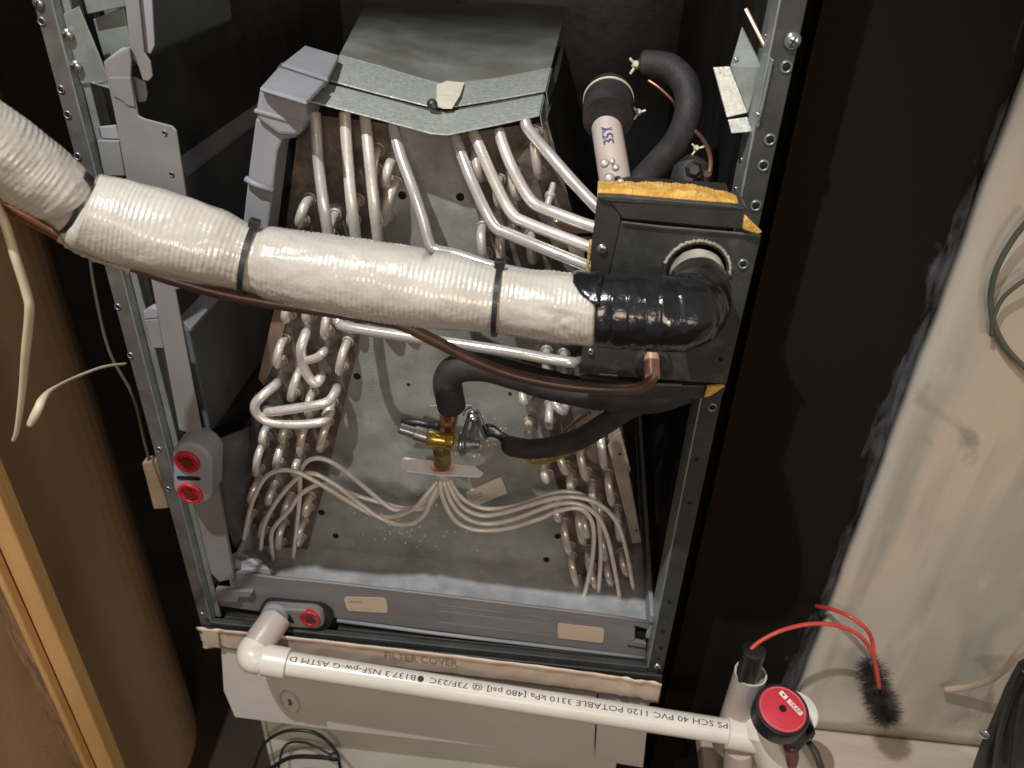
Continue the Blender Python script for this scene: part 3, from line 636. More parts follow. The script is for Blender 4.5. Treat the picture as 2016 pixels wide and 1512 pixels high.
solid('upright_arm', [(503, 232), (588, 262), (580, 272), (556, 275), (546, 300), (528, 450), (515, 560), (455, 560), (478, 440), (490, 330)], .056, .030, 'gplast', bevel=.002)
solid('band', [(500, 215), (591, 240), (588, 247), (499, 222)], .0485, .010, 'gplast', bevel=.0008)
v, f = sweep(pp([(484, 352, .052), (500, 362, .050), (538, 376, .052)]), .0028, 10); mesh('rib', v, f, 'gplast', sp, smooth=True)

# ================================================================== DRAIN PAN
pan = thing('drain_pan', 'grey plastic condensate drain pan under the coil with two drain ports', 'drain pan', (.28, .2, .0))
pt = at(560, 1140, .018); zT = .062
def pz(px, py): return at(px, py, .018)
front = [pz(455, 1126), pz(536, 1139), pz(661, 1151), pz(860, 1174), pz(1182, 1213), pz(1280, 1228), pz(1276, 1240), pz(1250, 1232), pz(1250, 1262), pz(1272, 1268), pz(1270, 1292), pz(860, 1242), pz(662, 1217), pz(520, 1206), pz(426, 1192), pz(424, 1160), pz(455, 1160)]
v, f = prism(front, (0, .005, 0)); mesh('front_wall', v, f, 'pan', pan, bevel=.001)
v, f = sweep([pz(664, 1221), pz(860, 1247), pz(1268, 1295)], .0024, 8); mesh('lower_bead', v, f, 'gplast', pan, smooth=True)
v, f = sweep([q+V(0, .0015, .0002) for q in (pz(455, 1127), pz(536, 1139), pz(661, 1151), pz(860, 1174), pz(1182, 1213), pz(1283, 1228))], .0020, 8); mesh('top_bead', v, f, 'pan', pan, smooth=True)
box('pan_floor', (.040, .024, .034), (.512, .46, .039), 'panfloor', pan, .001)
box('pan_side', (.036, .018, .030), (.041, .46, .075), 'gplast', pan, .001)
box('pan_side', (.511, .019, .030), (.516, .46, .068), 'gplast', pan, .001)
quad('pan_step', [(455, 1092, .03), (470, 1084, .05), (500, 1088, .06), (530, 1120, .025), (536, 1138, .024), (457, 1124, .024)], (0, 0, -.004), 'gplast', pan)
# lower ledges of the front at the left
plate('ledge_step', [(424, 1160), (497, 1166), (492, 1176), (470, 1176), (468, 1186), (426, 1184)], .012, .006, 'pan', pan)
v, f = prism([pz(1252, 1232), pz(1276, 1236), pz(1274, 1268), pz(1250, 1262)], (0, .004, 0)); 
mesh('end_recess', [q+V(0, .006, 0) for q in v], f, 'hole', pan)
for q in (((1236, 1270), (1270, 1276)),): v, f = sweep([pz(*q[0])-V(0, .0005, 0), pz(*q[1])-V(0, .0005, 0)], .0008, 6); mesh('end_slot', v, f, 'hole', pan)
for yy in (16, 28, 50): v, f = sweep([pz(860, 1174+yy)-V(0, .0001, 0), pz(1090, 1202+yy)-V(0, .0001, 0)], .00022, 5); mesh('mould_line', v, f, 'pan', pan)
# port block
v, f = capsule((538, 1214), (622, 1222), .0175, .0045, .014); mesh('port_gasket', v, f, 'blackplast', pan, bevel=.002)
v, f = capsule((538, 1216), (612, 1221), .0150, -.001, .012); mesh('port_block', v, f, 'pan', pan, bevel=.002)
plug(610, 1218, -.002, .0118, pan)
v, f = capsule((568, 1213), (574, 1224), .0028, -.0014, .003); mesh('port_slot', v, f, 'hole', pan)
lobj('port_collar', at(544, 1207, .002), (0, -1, 0), [(0, .0152), (.006, .0150), (.0062, .0132)], 'gplast', pan)
# stickers
def sticker(name, L, Y, m, label, txt=None):
    t = thing(name, label, 'sticker', at(*L[0], Y)); plate('sheet', L, Y, .0006, m, t, bevel=.0002)
    if txt:
        for i, (s, sz, q) in enumerate(txt):
            a, b = at(*L[0], Y), at(*L[1], Y); text_on('print', s, sz, at(*q, Y-.0005), b-a, V(0, 0, 1), 'inkgrey', t, .0003)
    return t
sticker('sticker', [(682, 1175), (756, 1177), (761, 1182), (764, 1204), (760, 1207), (688, 1203), (683, 1199), (677, 1179)], .0168, 'sticker', 'beige rounded sticker on the drain pan front beside the red plug', [('MADE IN', .0034, (700, 1186)), ('- - - - - - - - - -', .003, (722, 1200))])
sticker('sticker', [(1101, 1227), (1186, 1237), (1190, 1241), (1188, 1263), (1184, 1266), (1101, 1257), (1098, 1253), (1098, 1231)], .0168, 'sticker', 'beige rounded sticker near the right end of the drain pan front', [('- - - - - - - - - -', .003, (1140, 1248))])

# ================================================================== FILTER BOX
fb = thing('filter_box', 'grey sheet metal filter box under the cabinet with an oval badge', 'filter box', (.27, .02, -.2))
yb = -.006
P0 = [at(434, 1270, yb), at(1280, 1372, yb), at(1264, 1506, yb), at(462, 1416, yb)]
v, f = prism([at(434, 1262, yb), at(1176, 1352, yb), at(1168, 1494, yb), at(620, 1433, yb), at(462, 1412, yb), at(440, 1360, yb)], (0, .03, 0)); mesh('box_front', v, f, 'filterbox', fb, bevel=.001)
v, f = prism([at(1179, 1352, yb), at(1281, 1362, yb), at(1266, 1512, yb), at(1171, 1496, yb)], (0, .03, 0)); mesh('box_end', v, f, 'filterbox', fb, bevel=.001)
zb = at(800, 1450, yb).z
box('box_body', (.022, yb+.032, -.21), (.520, .48, -.03), 'filterbox', fb)
# oval badge
bc = at(573, 1379, yb); ring, inner = [], []
for k in range(28):
    a = 2*math.pi*k/28; ring.append(bc+V(.0108*math.cos(a)+.0022*math.sin(a)*-1, 0, .0205*math.sin(a)))
v, f = prism([q for q in ring], (0, -.002, 0)); mesh('badge', v, f, 'filterbox', fb, bevel=.0008)
v, f = sweep([q+V(0, -.0022, 0) for q in ring]+[ring[0]+V(0, -.0022, 0)], .0011, 8, False); mesh('badge_rim', v, f, 'sticker2', fb, smooth=True)
for k, (dx, dz, s) in enumerate(((-.001, .004, 1), (.0005, -.001, 1.2), (-.001, -.005, .9))):
    pts = [bc+V(dx, -.0024, dz)+V(math.cos(a)*.0030*s*rr_.uniform(.5, 1.1), 0, math.sin(a)*.0024*s*rr_.uniform(.6, 1.2)) for a in [j*2*math.pi/9 for j in range(9)]]
    poly('badge_emblem', pts, (0, -.0004, 0), 'inkgrey', fb, 0)
# lower return duct
ld = thing('return_duct', 'pale sheet metal duct below the filter box, behind the drain pipe', 'duct', (.27, .02, -.5))
box('duct_front', (.040, .022, -.42), (.505, .028, -.205), 'duct', ld, .001)
box('duct_side', (.034, .020, -.42), (.0385, .45, -.205), 'duct', ld, .001)
# soot-black cable blob at the duct
cb = thing('black_cable', 'tangled black cable with a coupling hanging on the pale duct', 'cable', at(600, 1500, .01))
tube('cable_loop', pp([(500, 1512, .01), (520, 1465, .005), (560, 1440, .0), (610, 1440, .0), (640, 1455, .0), (662, 1480, -.005), (668, 1500, -.005), (672, 1530, -.005)]), .0022, 'blackplast', cb)
tube('cable_loop', pp([(530, 1515, .0), (570, 1492, .0), (620, 1490, -.004), (668, 1495, -.006)]), .0030, 'blackplast', cb)
tube('cable_loop', pp([(545, 1530, .0), (560, 1470, .012), (600, 1462, .012), (650, 1485, .0)]), .0016, 'blackplast', cb)
lobj('coupling', at(650, 1490, -.008), at(672, 1489, -.008)-at(650, 1490, -.008), [(0, .004), (.002, .0055), (.008, .0055), (.011, .004)], 'blackplast', cb)
# soot stain: soft irregular darkening flake lying on the duct
# foil tape strip with print
ft = thing('foil_tape', 'wrinkled foil tape strip printed FILTER COVER along the top of the filter box', 'tape', at(850, 1290, -.01))
NXF = 150; topL = [(388, 1232), (560, 1249), (860, 1283), (1100, 1312), (1240, 1332), (1303, 1342)]; botL = [(430, 1276), (560, 1290), (860, 1325), (1100, 1354), (1225, 1372), (1292, 1384)]
def interp(L, x):
    for (a, b), (c, d) in zip(L, L[1:]):
        if x <= c: return b+(d-b)*(x-a)/(c-a)
    return L[-1][1]
vv, ff = [], []; NR_ = 8
for i in range(NXF+1):
    u = i/NXF; xt = 388+(1303-388)*u; xb = 402+(1296-402)*u
    for j in range(NR_+1):
        s = j/NR_; x = xt+(xb-xt)*s; y = interp(topL, x)*(1-s)+interp(botL, max(x, 430))*s
        if u < .015: y += 3*math.sin(j*2)
        wr = .0016*(math.sin(i*1.1+j*2)*math.sin(i*.37+j*1.7)) if (u > .9 or u < .06) else .0004*math.sin(i*.5+j)*math.sin(i*.21)
        p = at(x, y, -.0105); vv.append(p+V(0, wr-(.002 if j < 2 else 0), 0))
for i in range(NXF):
    for j in range(NR_): a = i*(NR_+1)+j; ff.append([a, a+1, a+NR_+2, a+NR_+1])
o = mesh('foil_strip', vv, ff, 'foil', ft, smooth=True); so = o.modifiers.new('th', 'SOLIDIFY'); so.thickness = .0008; so.offset = 0
a, b = at(735, 1283, -.0122), at(925, 1305, -.0122)
text_on('print', 'FILTER COVER', .0165, at(828, 1304, -.0116), b-a, V(0, 0, 1), 'inkfaint', ft, .0001, sx=.80)
t_ = at(408, 1258, -.014); poly('patch', [at(x, y, -.014) for x, y in ((398, 1240), (428, 1243), (432, 1275), (404, 1272))], (0, .0008, 0), 'foil', ft, 0)

# ================================================================== LINE-SET BOX
lb = thing('line_set_box', 'black metal access box where the refrigerant lines pass through, right of the coil', 'access box', at(1300, 750, -.03))
YB = -.032
plate('box_face', [(1222, 436), (1490, 462), (1500, 463), (1430, 757), (1140, 736), (1160, 600), (1196, 545)], YB, .002, 'boxpaint', lb, bevel=.0012)
plate('box_lip_top', [(1200, 398), (1470, 411), (1478, 430), (1494, 455), (1224, 431), (1222, 425)], YB-.003, .004, 'boxlip', lb, bevel=.001)
plate('box_rim_top', [(1176, 384), (1225, 386), (1440, 404), (1470, 410), (1462, 414), (1200, 398), (1178, 392)], YB-.004, .030, 'boxpaint', lb, bevel=.0015)
plate('box_side_column', [(1176, 388), (1221, 394), (1222, 436), (1199, 545), (1188, 560), (1160, 556), (1166, 470)], YB-.001, .002, 'boxlip', lb, bevel=.001)
plate('box_bottom_band', [(1140, 740), (1282, 757), (1430, 761), (1420, 786), (1300, 786), (1150, 768)], YB+.004, .014, 'boxlip', lb, bevel=.001)
bz0, bz1 = at(1300, 752, YB).z+.003, at(1300, 402, YB).z-.003
box('box_body', (at(1172, 560, YB).x+.003, YB+.026, bz0), (W-.024, .034, bz1-.0), 'boxlip', lb)
v, f = sweep([at(1224, 437, YB-.002), at(1300, 446, YB-.002), at(1488, 462, YB-.002)], .0007, 6); mesh('highlight_edge', v, f, 'flange_l', lb)
for a, b in (((1180, 737), (1215, 740)), ((1293, 756), (1342, 758))): v, f = sweep([at(*a, YB-.002), at(*b, YB-.002)], .0010, 6); mesh('bare_edge', v, f, 'steel', lb)
screw(1185, 489, YB-.002, lb, .75); screw(1163, 692, YB-.001, lb, .55); hole(1463, 520, YB-.001, lb, .9); hole(1420, 708, YB-.0005, lb, .8, False); hole(1163, 693, YB-.003, lb, .4)
# big pass-through hole
hc = at(1371, 533, YB)
lobj('hole_gasket', hc, (0, -1, 0), [(0, .0242), (.0015, .0246), (.0024, .0234), (.0018, .0218), (-.0001, .0214), (-.0001, .0001)], 'rubber', lb, 48)
rv = []
for k in range(60):
    a = math.radians(10+k*2.9); r0 = .0240+rr_.uniform(-.0004, .0007); rv.append(hc+V(-math.cos(a)*r0, -.0012, math.sin(a)*r0))
v, f = sweep(rv, lambda i, n, a: .0009+.0008*abs(math.sin(i*1.3)), 6); mesh('foam_crumb_ring', v, f, 'tapewhite', lb, smooth=True)
gc = at(1284, 712, YB)
lobj('grommet', gc+V(0, 0, -.001), (0, -1, 0), [(0, .0155), (.003, .0150), (.0045, .0120), (.0035, .0065), (.001, .0062)], 'rubber', lb, 32)
# yellow fibreglass
yf = thing('fibreglass_padding', 'yellow fibreglass padding poking out around the black access box', 'insulation', at(1300, 390, YB))
def fuzzy(name, top, bot, Y, th):
    n = 110; up, dn = [], []
    for k in range(n+1):
        u = k/n; x = top[0][0]+(top[-1][0]-top[0][0])*u
        up.append(at(x, interp(top, x)+rr_.uniform(-.5, .5)+1.5*math.sin(u*17)*math.sin(u*41), Y+.004)); x2 = bot[0][0]+(bot[-1][0]-bot[0][0])*u; dn.append(at(x2, interp(bot, x2), Y))
    vs = up+dn+[q+V(0, th, rr_.uniform(-.0004, .0004)) for q in up]+[q+V(0, th, 0) for q in dn]; m_ = n+1; fs = []
    for k in range(n): fs += [[k, k+1, m_+k+1, m_+k], [2*m_+k, 3*m_+k, 3*m_+k+1, 2*m_+k+1], [k, 2*m_+k, 2*m_+k+1, k+1]]
    fs += [[0, m_, 3*m_, 2*m_], [n, 2*m_+n, 3*m_+n, m_+n]]
    return mesh(name, vs, fs, 'yellow', yf)
fuzzy('padding_strip', [(1177, 371), (1250, 372), (1330, 374), (1380, 380), (1440, 394), (1468, 408)], [(1176, 388), (1250, 391), (1330, 398), (1380, 402), (1440, 407), (1470, 413)], YB-.001, .016)
plate('padding_corner', [(1466, 424), (1473, 430), (1501, 458), (1494, 462), (1462, 452)], YB-.006, .004, 'yellow', yf, bevel=.001)
plate('padding_corner', [(1392, 762), (1429, 760), (1402, 779), (1386, 784)], YB-.002, .004, 'yellow', yf, bevel=.001)
plate('padding_side', [(1160, 480), (1166, 480), (1158, 548), (1152, 546)], YB+.006, .01, 'yellow', yf, bevel=.001)

# ================================================================== SUCTION LINE: white sleeve + black taped elbow
sl_pts = [(-160, 175, -.165), (-75, 238, -.150), (0, 292, -.140), (60, 337, -.132), (112, 374, -.126), (140, 400, -.122), (175, 418, -.118), (250, 440, -.112), (330, 461, -.108), (410, 484, -.104), (478, 506, -.101), (505, 513, -.100), (540, 519, -.099), (640, 538, -.098), (750, 555, -.097), (860, 572, -.097), (960, 588, -.098), (985, 591, -.098), (1010, 594, -.098), (1080, 603, -.099), (1150, 610, -.100), (1180, 612, -.101)]
sl_rad = [.0225, .0225, .0236, .0238, .0222, .0184, .0262, .0282, .0282, .0268, .0232, .0226, .0258, .0270, .0272, .0266, .0238, .0232, .0240, .0248, .0246, .0242]
def dense(P, R, step):
    Q = catmull(P, 40); n = len(Q); RR = []
    for i in range(n):
        u = i/40; k = min(int(u), len(R)-2); t = u-k; t = t*t*(3-2*t); RR.append(R[k]*(1-t)+R[k+1]*t)
    out, ro, acc = [Q[0]], [RR[0]], 0
    for i in range(1, n):
        acc += (Q[i]-Q[i-1]).length
        while acc >= step: 
            acc -= step; out.append(Q[i]); ro.append(RR[i])
    return out, ro
Q, RR = dense(pp(sl_pts), sl_rad, .00085)
iNotch = min(range(len(Q)), key=lambda i: abs((Q[i]-CAM).dot(RT)/(Q[i]-CAM).dot(F_)-(838-CX)/FPX))
# smooth the resampled path
for _ in range(6): Q = [Q[0]]+[(Q[i-1]+Q[i]*2+Q[i+1])/4 for i in range(1, len(Q)-1)]+[Q[-1]]
from mathutils import noise as mn
def srad(i, n, a):
    s = i*.00085
    rib = math.sin(s*2*math.pi/.0036+.5*mn.noise(V(s*30, math.cos(a), math.sin(a))*1.5))
    loc = .5+.5*mn.noise(V(s*22, math.cos(a)*1.6, math.sin(a)*1.6))
    ph = a+.25*math.sin(s*9)
    wr = mn.noise(V(s*70, math.cos(a)*3.2, math.sin(a)*3.2))
    lump = mn.noise(V(s*14+4, math.cos(a)*1.2, math.sin(a)*1.2))
    end = 1
    if n-1-i < 5: end = 1-.10*(1-(n-1-i)/5)**2
    lump -= 3.2*math.exp(-((i-iNotch)*.00085/.0026)**2)*max(0, math.cos(a))**2
    amp = max(0, mn.noise(V(s*26+9, math.cos(a)*1.3, math.sin(a)*1.3))*.8+.42)
    cre = abs(mn.noise(V(s*16+3, math.cos(a-.3)*2.6, math.sin(a-.3)*2.6)))
    dent = -.0016*max(0, .10-cre)/.10*max(0, mn.noise(V(s*7, 2, math.cos(a))))*2
    return (RR[i]+rib*.00036*amp+.00055*wr+.0016*lump+dent)*end
sl = thing('white_pipe_sleeve', 'thick ribbed white foam pipe sleeve crossing in front of the coil to the black box', 'pipe insulation', at(640, 538, -.098))
v, f = sweep(Q, srad, 88); o = mesh('sleeve_foam', v, f, 'sleeve', sl, smooth=True)
# zip ties round the sleeve (band follows the sleeve section)
frs = frames(Q)
def nearest(px, py):
    best = None
    for i, q in enumerate(Q):
        d = q-CAM; X_ = CX+FPX*d.dot(RT)/d.dot(F_); Y_ = CY+FPX*d.dot(DN)/d.dot(F_)
        e = (X_-px)**2+(Y_-py)**2
        if best is None or e < best[0]: best = (e, i)
    return best[1]
def zip_tie(px, py, tilt, wid, label, head_ang):
    i = nearest(px, py); p = Q[i]; T, N, B = frs[i]
    c = CAM-p; c = (c-T*c.dot(T)).normalized()     # towards camera, in section plane
    u = T.cross(c).normalized()
    t = thing('cable_tie', label, 'cable tie', p, group='dark nylon cable ties round the white sleeve')
    v, f = [], []; n = 64; r0 = RR[i]+.0010
    tv = (T+u*tilt).normalized()
    for k in range(n):
        a = 2*math.pi*k/n; d = c*math.cos(a)+u*math.sin(a)
        ctr = p+T*(-tilt*math.sin(a)*r0)
        for (dw, dr) in ((-wid/2, 0), (wid/2, 0), (wid/2, .0013), (-wid/2, .0013)): v.append(ctr+d*(r0+dr)+T*dw)
    for k in range(n):
        k2 = (k+1) % n
        for j in range(4): f.append([k*4+j, k*4+(j+1) % 4, k2*4+(j+1) % 4, k2*4+j])
    mesh('strap', v, f, 'tiegrey', t)
    a = head_ang; d = c*math.cos(a)+u*math.sin(a); g = u*math.cos(a)-c*math.sin(a); ctr = p+T*(-tilt*math.sin(a)*r0)+d*(r0+.0022)
    pts = [ctr+T*x+g*y for x, y in ((-.0036, -.0036), (.0036, -.0036), (.0036, .0036), (-.0036, .0036))]
    poly('tie_head', [q-d*.0025 for q in pts], d*.0052, 'tiegrey', t, .0006)
    poly('head_slot', [ctr+T*x+g*y+d*.0026 for x, y in ((-.0018, -.001), (.0018, -.001), (.0018, .001), (-.0018, .001))], d*.0004, 'hole', t, 0)
    return t
zip_tie(125, 415, -.35, .0034, 'dark cable tie cinching the narrow waist near the left end of the white sleeve', -.95+0)
zip_tie(491, 511, -.02, .0036, 'dark cable tie round the middle of the white sleeve, beside the clear flap', -1.15)
zip_tie(979, 591, .0, .0036, 'dark cable tie round the white sleeve nearest the black box', -1.15)
# clipped clear tail behind middle tie
tag(plate('clear_film_flap', [(488, 436), (506, 433), (520, 448), (500, 450)], -.095, .0008, 'sticker2', bevel=0), 'small clear film flap standing up behind the middle cable tie', 'film')

# black taped elbow
el = [(1176, 611, -.101), (1205, 613, -.1015), (1260, 616, -.102), (1320, 619, -.102), (1344, 617, -.099), (1366, 604, -.086), (1374, 580, -.066), (1373, 555, -.047), (1372, 537, -.030), (1372, 533, -.012)]
Q2, R2 = dense(pp(el), [.0236, .0246, .0250, .0250, .0248, .0242, .0230, .0212, .0200, .0195], .0008)
for _ in range(8): Q2 = [Q2[0]]+[(Q2[i-1]+Q2[i]*2+Q2[i+1])/4 for i in range(1, len(Q2)-1)]+[Q2[-1]]
def erad(i, n, a):
    s = i*.0008; fade = max(0, min(1, (n*.72-i)/(n*.15)))
    wrap = ((s+.0022*math.sin(a+1.2))/.0105) % 1
    return R2[i]+(.0009*(1-wrap)+.0005*mn.noise(V(s*160, math.cos(a)*3, math.sin(a)*3))*1.4)*fade+.0006*mn.noise(V(s*40, math.cos(a)*2, math.sin(a)*2))
eb = thing('black_taped_elbow', 'black taped foam elbow joining the white sleeve to the hole in the access box', 'pipe insulation', at(1320, 619, -.102))
ncut = int(len(Q2)*.74)
v, f = sweep(Q2[:ncut], erad, 72); mesh('taped_wrap', v, f, 'tape_black', eb, smooth=True)
v, f = sweep(Q2[ncut-6:], lambda i, n, a: .0196+.0004*math.sin(i*1.9+a)+.0005*mn.noise(V(i*.2, math.cos(a)*3, math.sin(a)*3)), 48); mesh('white_underwrap', v, f, 'tapewhite', eb, smooth=True)
# torn tape flap over the sleeve end
fl, ffl = [], []; i0 = nearest(1182, 612); 
T, N, B = frs[min(i0, len(Q)-1)]; c = CAM-Q[-1]; c = (c-T*c.dot(T)).normalized(); u = T.cross(c).normalized()
if u.z < 0: u = -u
nA = 14
for k in range(nA+1):
    a = math.radians(8+ (92-8)*k/nA); d = c*math.cos(a)+u*math.sin(a)
    wdt = [.0, .004, .008, .011, .013, .0145, .016, .017, .017, .0175, .018, .018, .018, .018, .018][k]+rr_.uniform(-.0006, .0006)
    for s_ in range(5): fl.append(Q[-1]+T*(.003-(wdt+.003)*s_/4)+d*(.0262+.0006*(s_ % 2)))
for k in range(nA):
    for s_ in range(4): q = k*5+s_; ffl.append([q, q+1, q+6, q+5])
o = mesh('torn_flap', fl, ffl, 'tape_black', eb, smooth=True); so = o.modifiers.new('th', 'SOLIDIFY'); so.thickness = .0008
tube('wrap_seam', pp([(1316, 634, -.128), (1318, 650, -.124), (1313, 668, -.116), (1302, 676, -.108)]), .0012, 'masking', eb, sides=8)

# ================================================================== COPPER LINE under the sleeve
cl = thing('copper_line', 'bare copper liquid line strapped under the white sleeve and bending up into the box grommet', 'copper pipe', at(800, 650, -.04))
cp = pp([(-30, 380, -.128), (0, 396, -.125), (60, 428, -.118), (120, 460, -.112), (180, 492, -.107), (260, 522, -.100), (340, 550, -.095), (440, 578, -.088), (560, 600, -.078), (680, 618, -.068), (780, 636, -.062), (850, 668, -.056), (930, 708, -.05), (1010, 738, -.048), (1100, 757, -.048), (1200, 766, -.049), (1262, 762, -.052), (1285, 742, -.052), (1285, 722, -.046), (1283, 704, -.032)])
tube('bare_pipe', cp[:5], .0056, 'copper', cl, n=14)
tube('shaded_pipe', cp[3:], lambda i, n, a: .0047+.0002*mn.noise(V(i*.1, math.cos(a), 0)), 'copper_shaded', cl, n=14, sides=14)  # shaded stretch of the same pipe, painted darker
lobj('stub', at(1284, 742, -.054), at(1283, 700, -.034)-at(1284, 742, -.054), [(0, .0060), (.005, .0064), (.022, .0060)], 'copper_pale', cl, 16)
vp = catmull(cp[3:6], 30)
v, f = sweep(vp, lambda i, n, a: .0062+.0016*mn.noise(V(i*.25, math.cos(a), math.sin(a))) +.0006, 18); mesh('paint_splash', v[:], f, 'pvcgrey', cl, smooth=True)

# ================================================================== black hoses and valve
hz = thing('black_foam_hose', 'thick black foam-insulated hose curving from the valve to the right behind the copper line', 'hose', at(880, 790, .03))
tube('hose_cover', pp([(889, 800, .022), (884, 775, .018), (881, 752, .016), (890, 733, .016), (915, 722, .016), (960, 723, .015), (1020, 740, .012), (1080, 758, .008), (1160, 775, .0), (1240, 784, -.008), (1300, 780, -.012), (1350, 762, -.010)]),
     lambda i, n, a: .0135+.0004*mn.noise(V(i*.15, math.cos(a), math.sin(a))), 'rubber', hz, n=12, sides=24)
hb = thing('black_sensor_hose', 'slimmer black foam hose drooping below the thick hose towards the right slab', 'hose', at(1050, 880, .01))
tube('hose_cover', pp([(998, 872, .03), (1012, 880, .022), (1050, 884, .015), (1095, 878, .008), (1140, 864, .002), (1185, 838, -.004), (1230, 808, -.008), (1275, 785, -.010)]),
     lambda i, n, a: .0098*(1-.25*max(0, 1-i/6)), 'rubber', hb, n=10, sides=20)
tube('tape_wrap', pp([(952, 846, .045), (968, 848, .042), (985, 858, .036), (1006, 876, .028)]), lambda i, n, a: .0055+.0012*math.sin(i*.3)+.0009*math.sin(3*a+i*.2), 'blackplast', hb, n=8, sides=14)
tube('bare_tube', pp([(1033, 900, .03), (1050, 910, .026), (1075, 909, .022), (1110, 896, .018), (1150, 880, .014)]), .0022, 'brass', hb, n=8)
tube('bare_tube', pp([(1112, 850, .05), (1132, 832, .045), (1160, 812, .04)]), .0022, 'copper', hb, n=8)
vz = thing('expansion_valve', 'brass thermostatic expansion valve with steel cap and distributor fitting in front of the coil', 'valve', at(870, 900, .05))
A, B = at(841, 861, .034), at(907, 872, .034)
lobj('valve_body', A, B-A, [(0, .0085), (.002, .0094), (.010, .0080), (.018, .0074), (.020, .0088), (.026, .0088), (.027, .0078)], 'brass', vz, 12, smooth=True)
A, B = at(786, 843, .036), at(843, 861, .035); L = (B-A).length
lobj('cap_nut', A, B-A, [(0, .0045), (.001, .0056), (L*.5, .0058), (L*.52, .0074), (L*.62, .0076), (L*.95, .0078), (L*.97, .0062)], 'steel', vz, 6 if False else 18)
tube('stem_shadow_part', pp([(792, 832, .058), (820, 832, .056), (845, 836, .054), (865, 838, .052)]), lambda i, n, a: .0044+.0006*math.sin(i*.35), 'blackplast', vz, sides=12)
A, B = at(885, 786, .026), at(882, 852, .050); L = (B-A).length
lobj('copper_inlet', A, B-A, [(0, .0078), (L*.35, .0080), (L*.38, .0092), (L*.62, .0090), (L*.68, .0068), (L, .0068)], 'copper', vz, 18)
# power head: dome disc on the right, clip, bulb
A = at(905, 872, .042); ax = (at(935, 874, .042)-at(905, 872, .042))
lobj('power_head', A, ax, [(0, .0100), (.0014, .0140), (.0030, .0142), (.0034, .0130), (.006, .0120), (.0075, .0090), (.014, .0060), (.020, .0048)], 'steel_dull', vz, 28)
lobj('head_rim', A+ax.normalized()*.0016, ax, [(0, .0146), (.0008, .0148), (.0016, .0146)], 'steel', vz, 28)
lobj('bulb_knob', at(931, 822, .030), at(930, 808, .024)-at(931, 822, .030), [(0, .0048), (.003, .0060), (.006, .0052), (.0075, .0030)], 'steel', vz, 18)
for a_, b_ in (((926, 815, .03), (905, 870, .034)), ((936, 815, .03), (928, 868, .034)), ((938, 812, .032), (956, 862, .04))):
    tube('clip_leg', [at(*a_), (at(*a_)+at(*b_))/2+V(0, -.004, 0), at(*b_)], .0021, 'steel_dull', vz, sides=8)
tube('spring_wire', pp([(912, 818, .03), (918, 806, .026), (932, 803, .024), (944, 812, .026), (952, 832, .032), (958, 846, .036)]), .0008, 'steel', vz, sides=6)
# lower fitting and distributor
A, B = at(869, 880, .042), at(871, 912, .05); L = (B-A).length
lobj('flare_nut', A, B-A, [(0, .0072), (L*.3, .0072), (L*.34, .0100), (L*.9, .0102), (L, .0085)], 'brass_dark', vz, 6, smooth=False, bevel=.0006)
lobj('distributor_cone', at(870, 928, .050), at(869, 948, .052)-at(870, 928, .050), [(0, .0062), (.004, .0082), (.008, .0078), (.0115, .0040)], 'alu', vz, 20)
# bracket shelf
zs = at(870, 922, .052).z
sh = poly('bracket_shelf', [atz(x, y, zs) for x, y in ((790, 903), (797, 900), (862, 908), (935, 918), (952, 932), (944, 938), (870, 935), (800, 927), (789, 918))], (0, 0, -.0016), 'zincbar', vz, .0004)
poly('bracket_back', [V(at(812, 905, YP).x, YP-.006, zs-.001), V(at(945, 918, YP).x, YP-.006, zs-.001), V(at(930, 918, YP).x, YP-.006, zs+.055), V(at(850, 905, YP).x, YP-.006, zs+.050)], (0, .0014, 0), 'delta', vz, .0004)
lobj('washer', at(871, 917, .052)-V(0, 0, 0), (0, 0, 1), [(.0002, .0125), (.0014, .0120)], 'copper_pale', vz, 24)
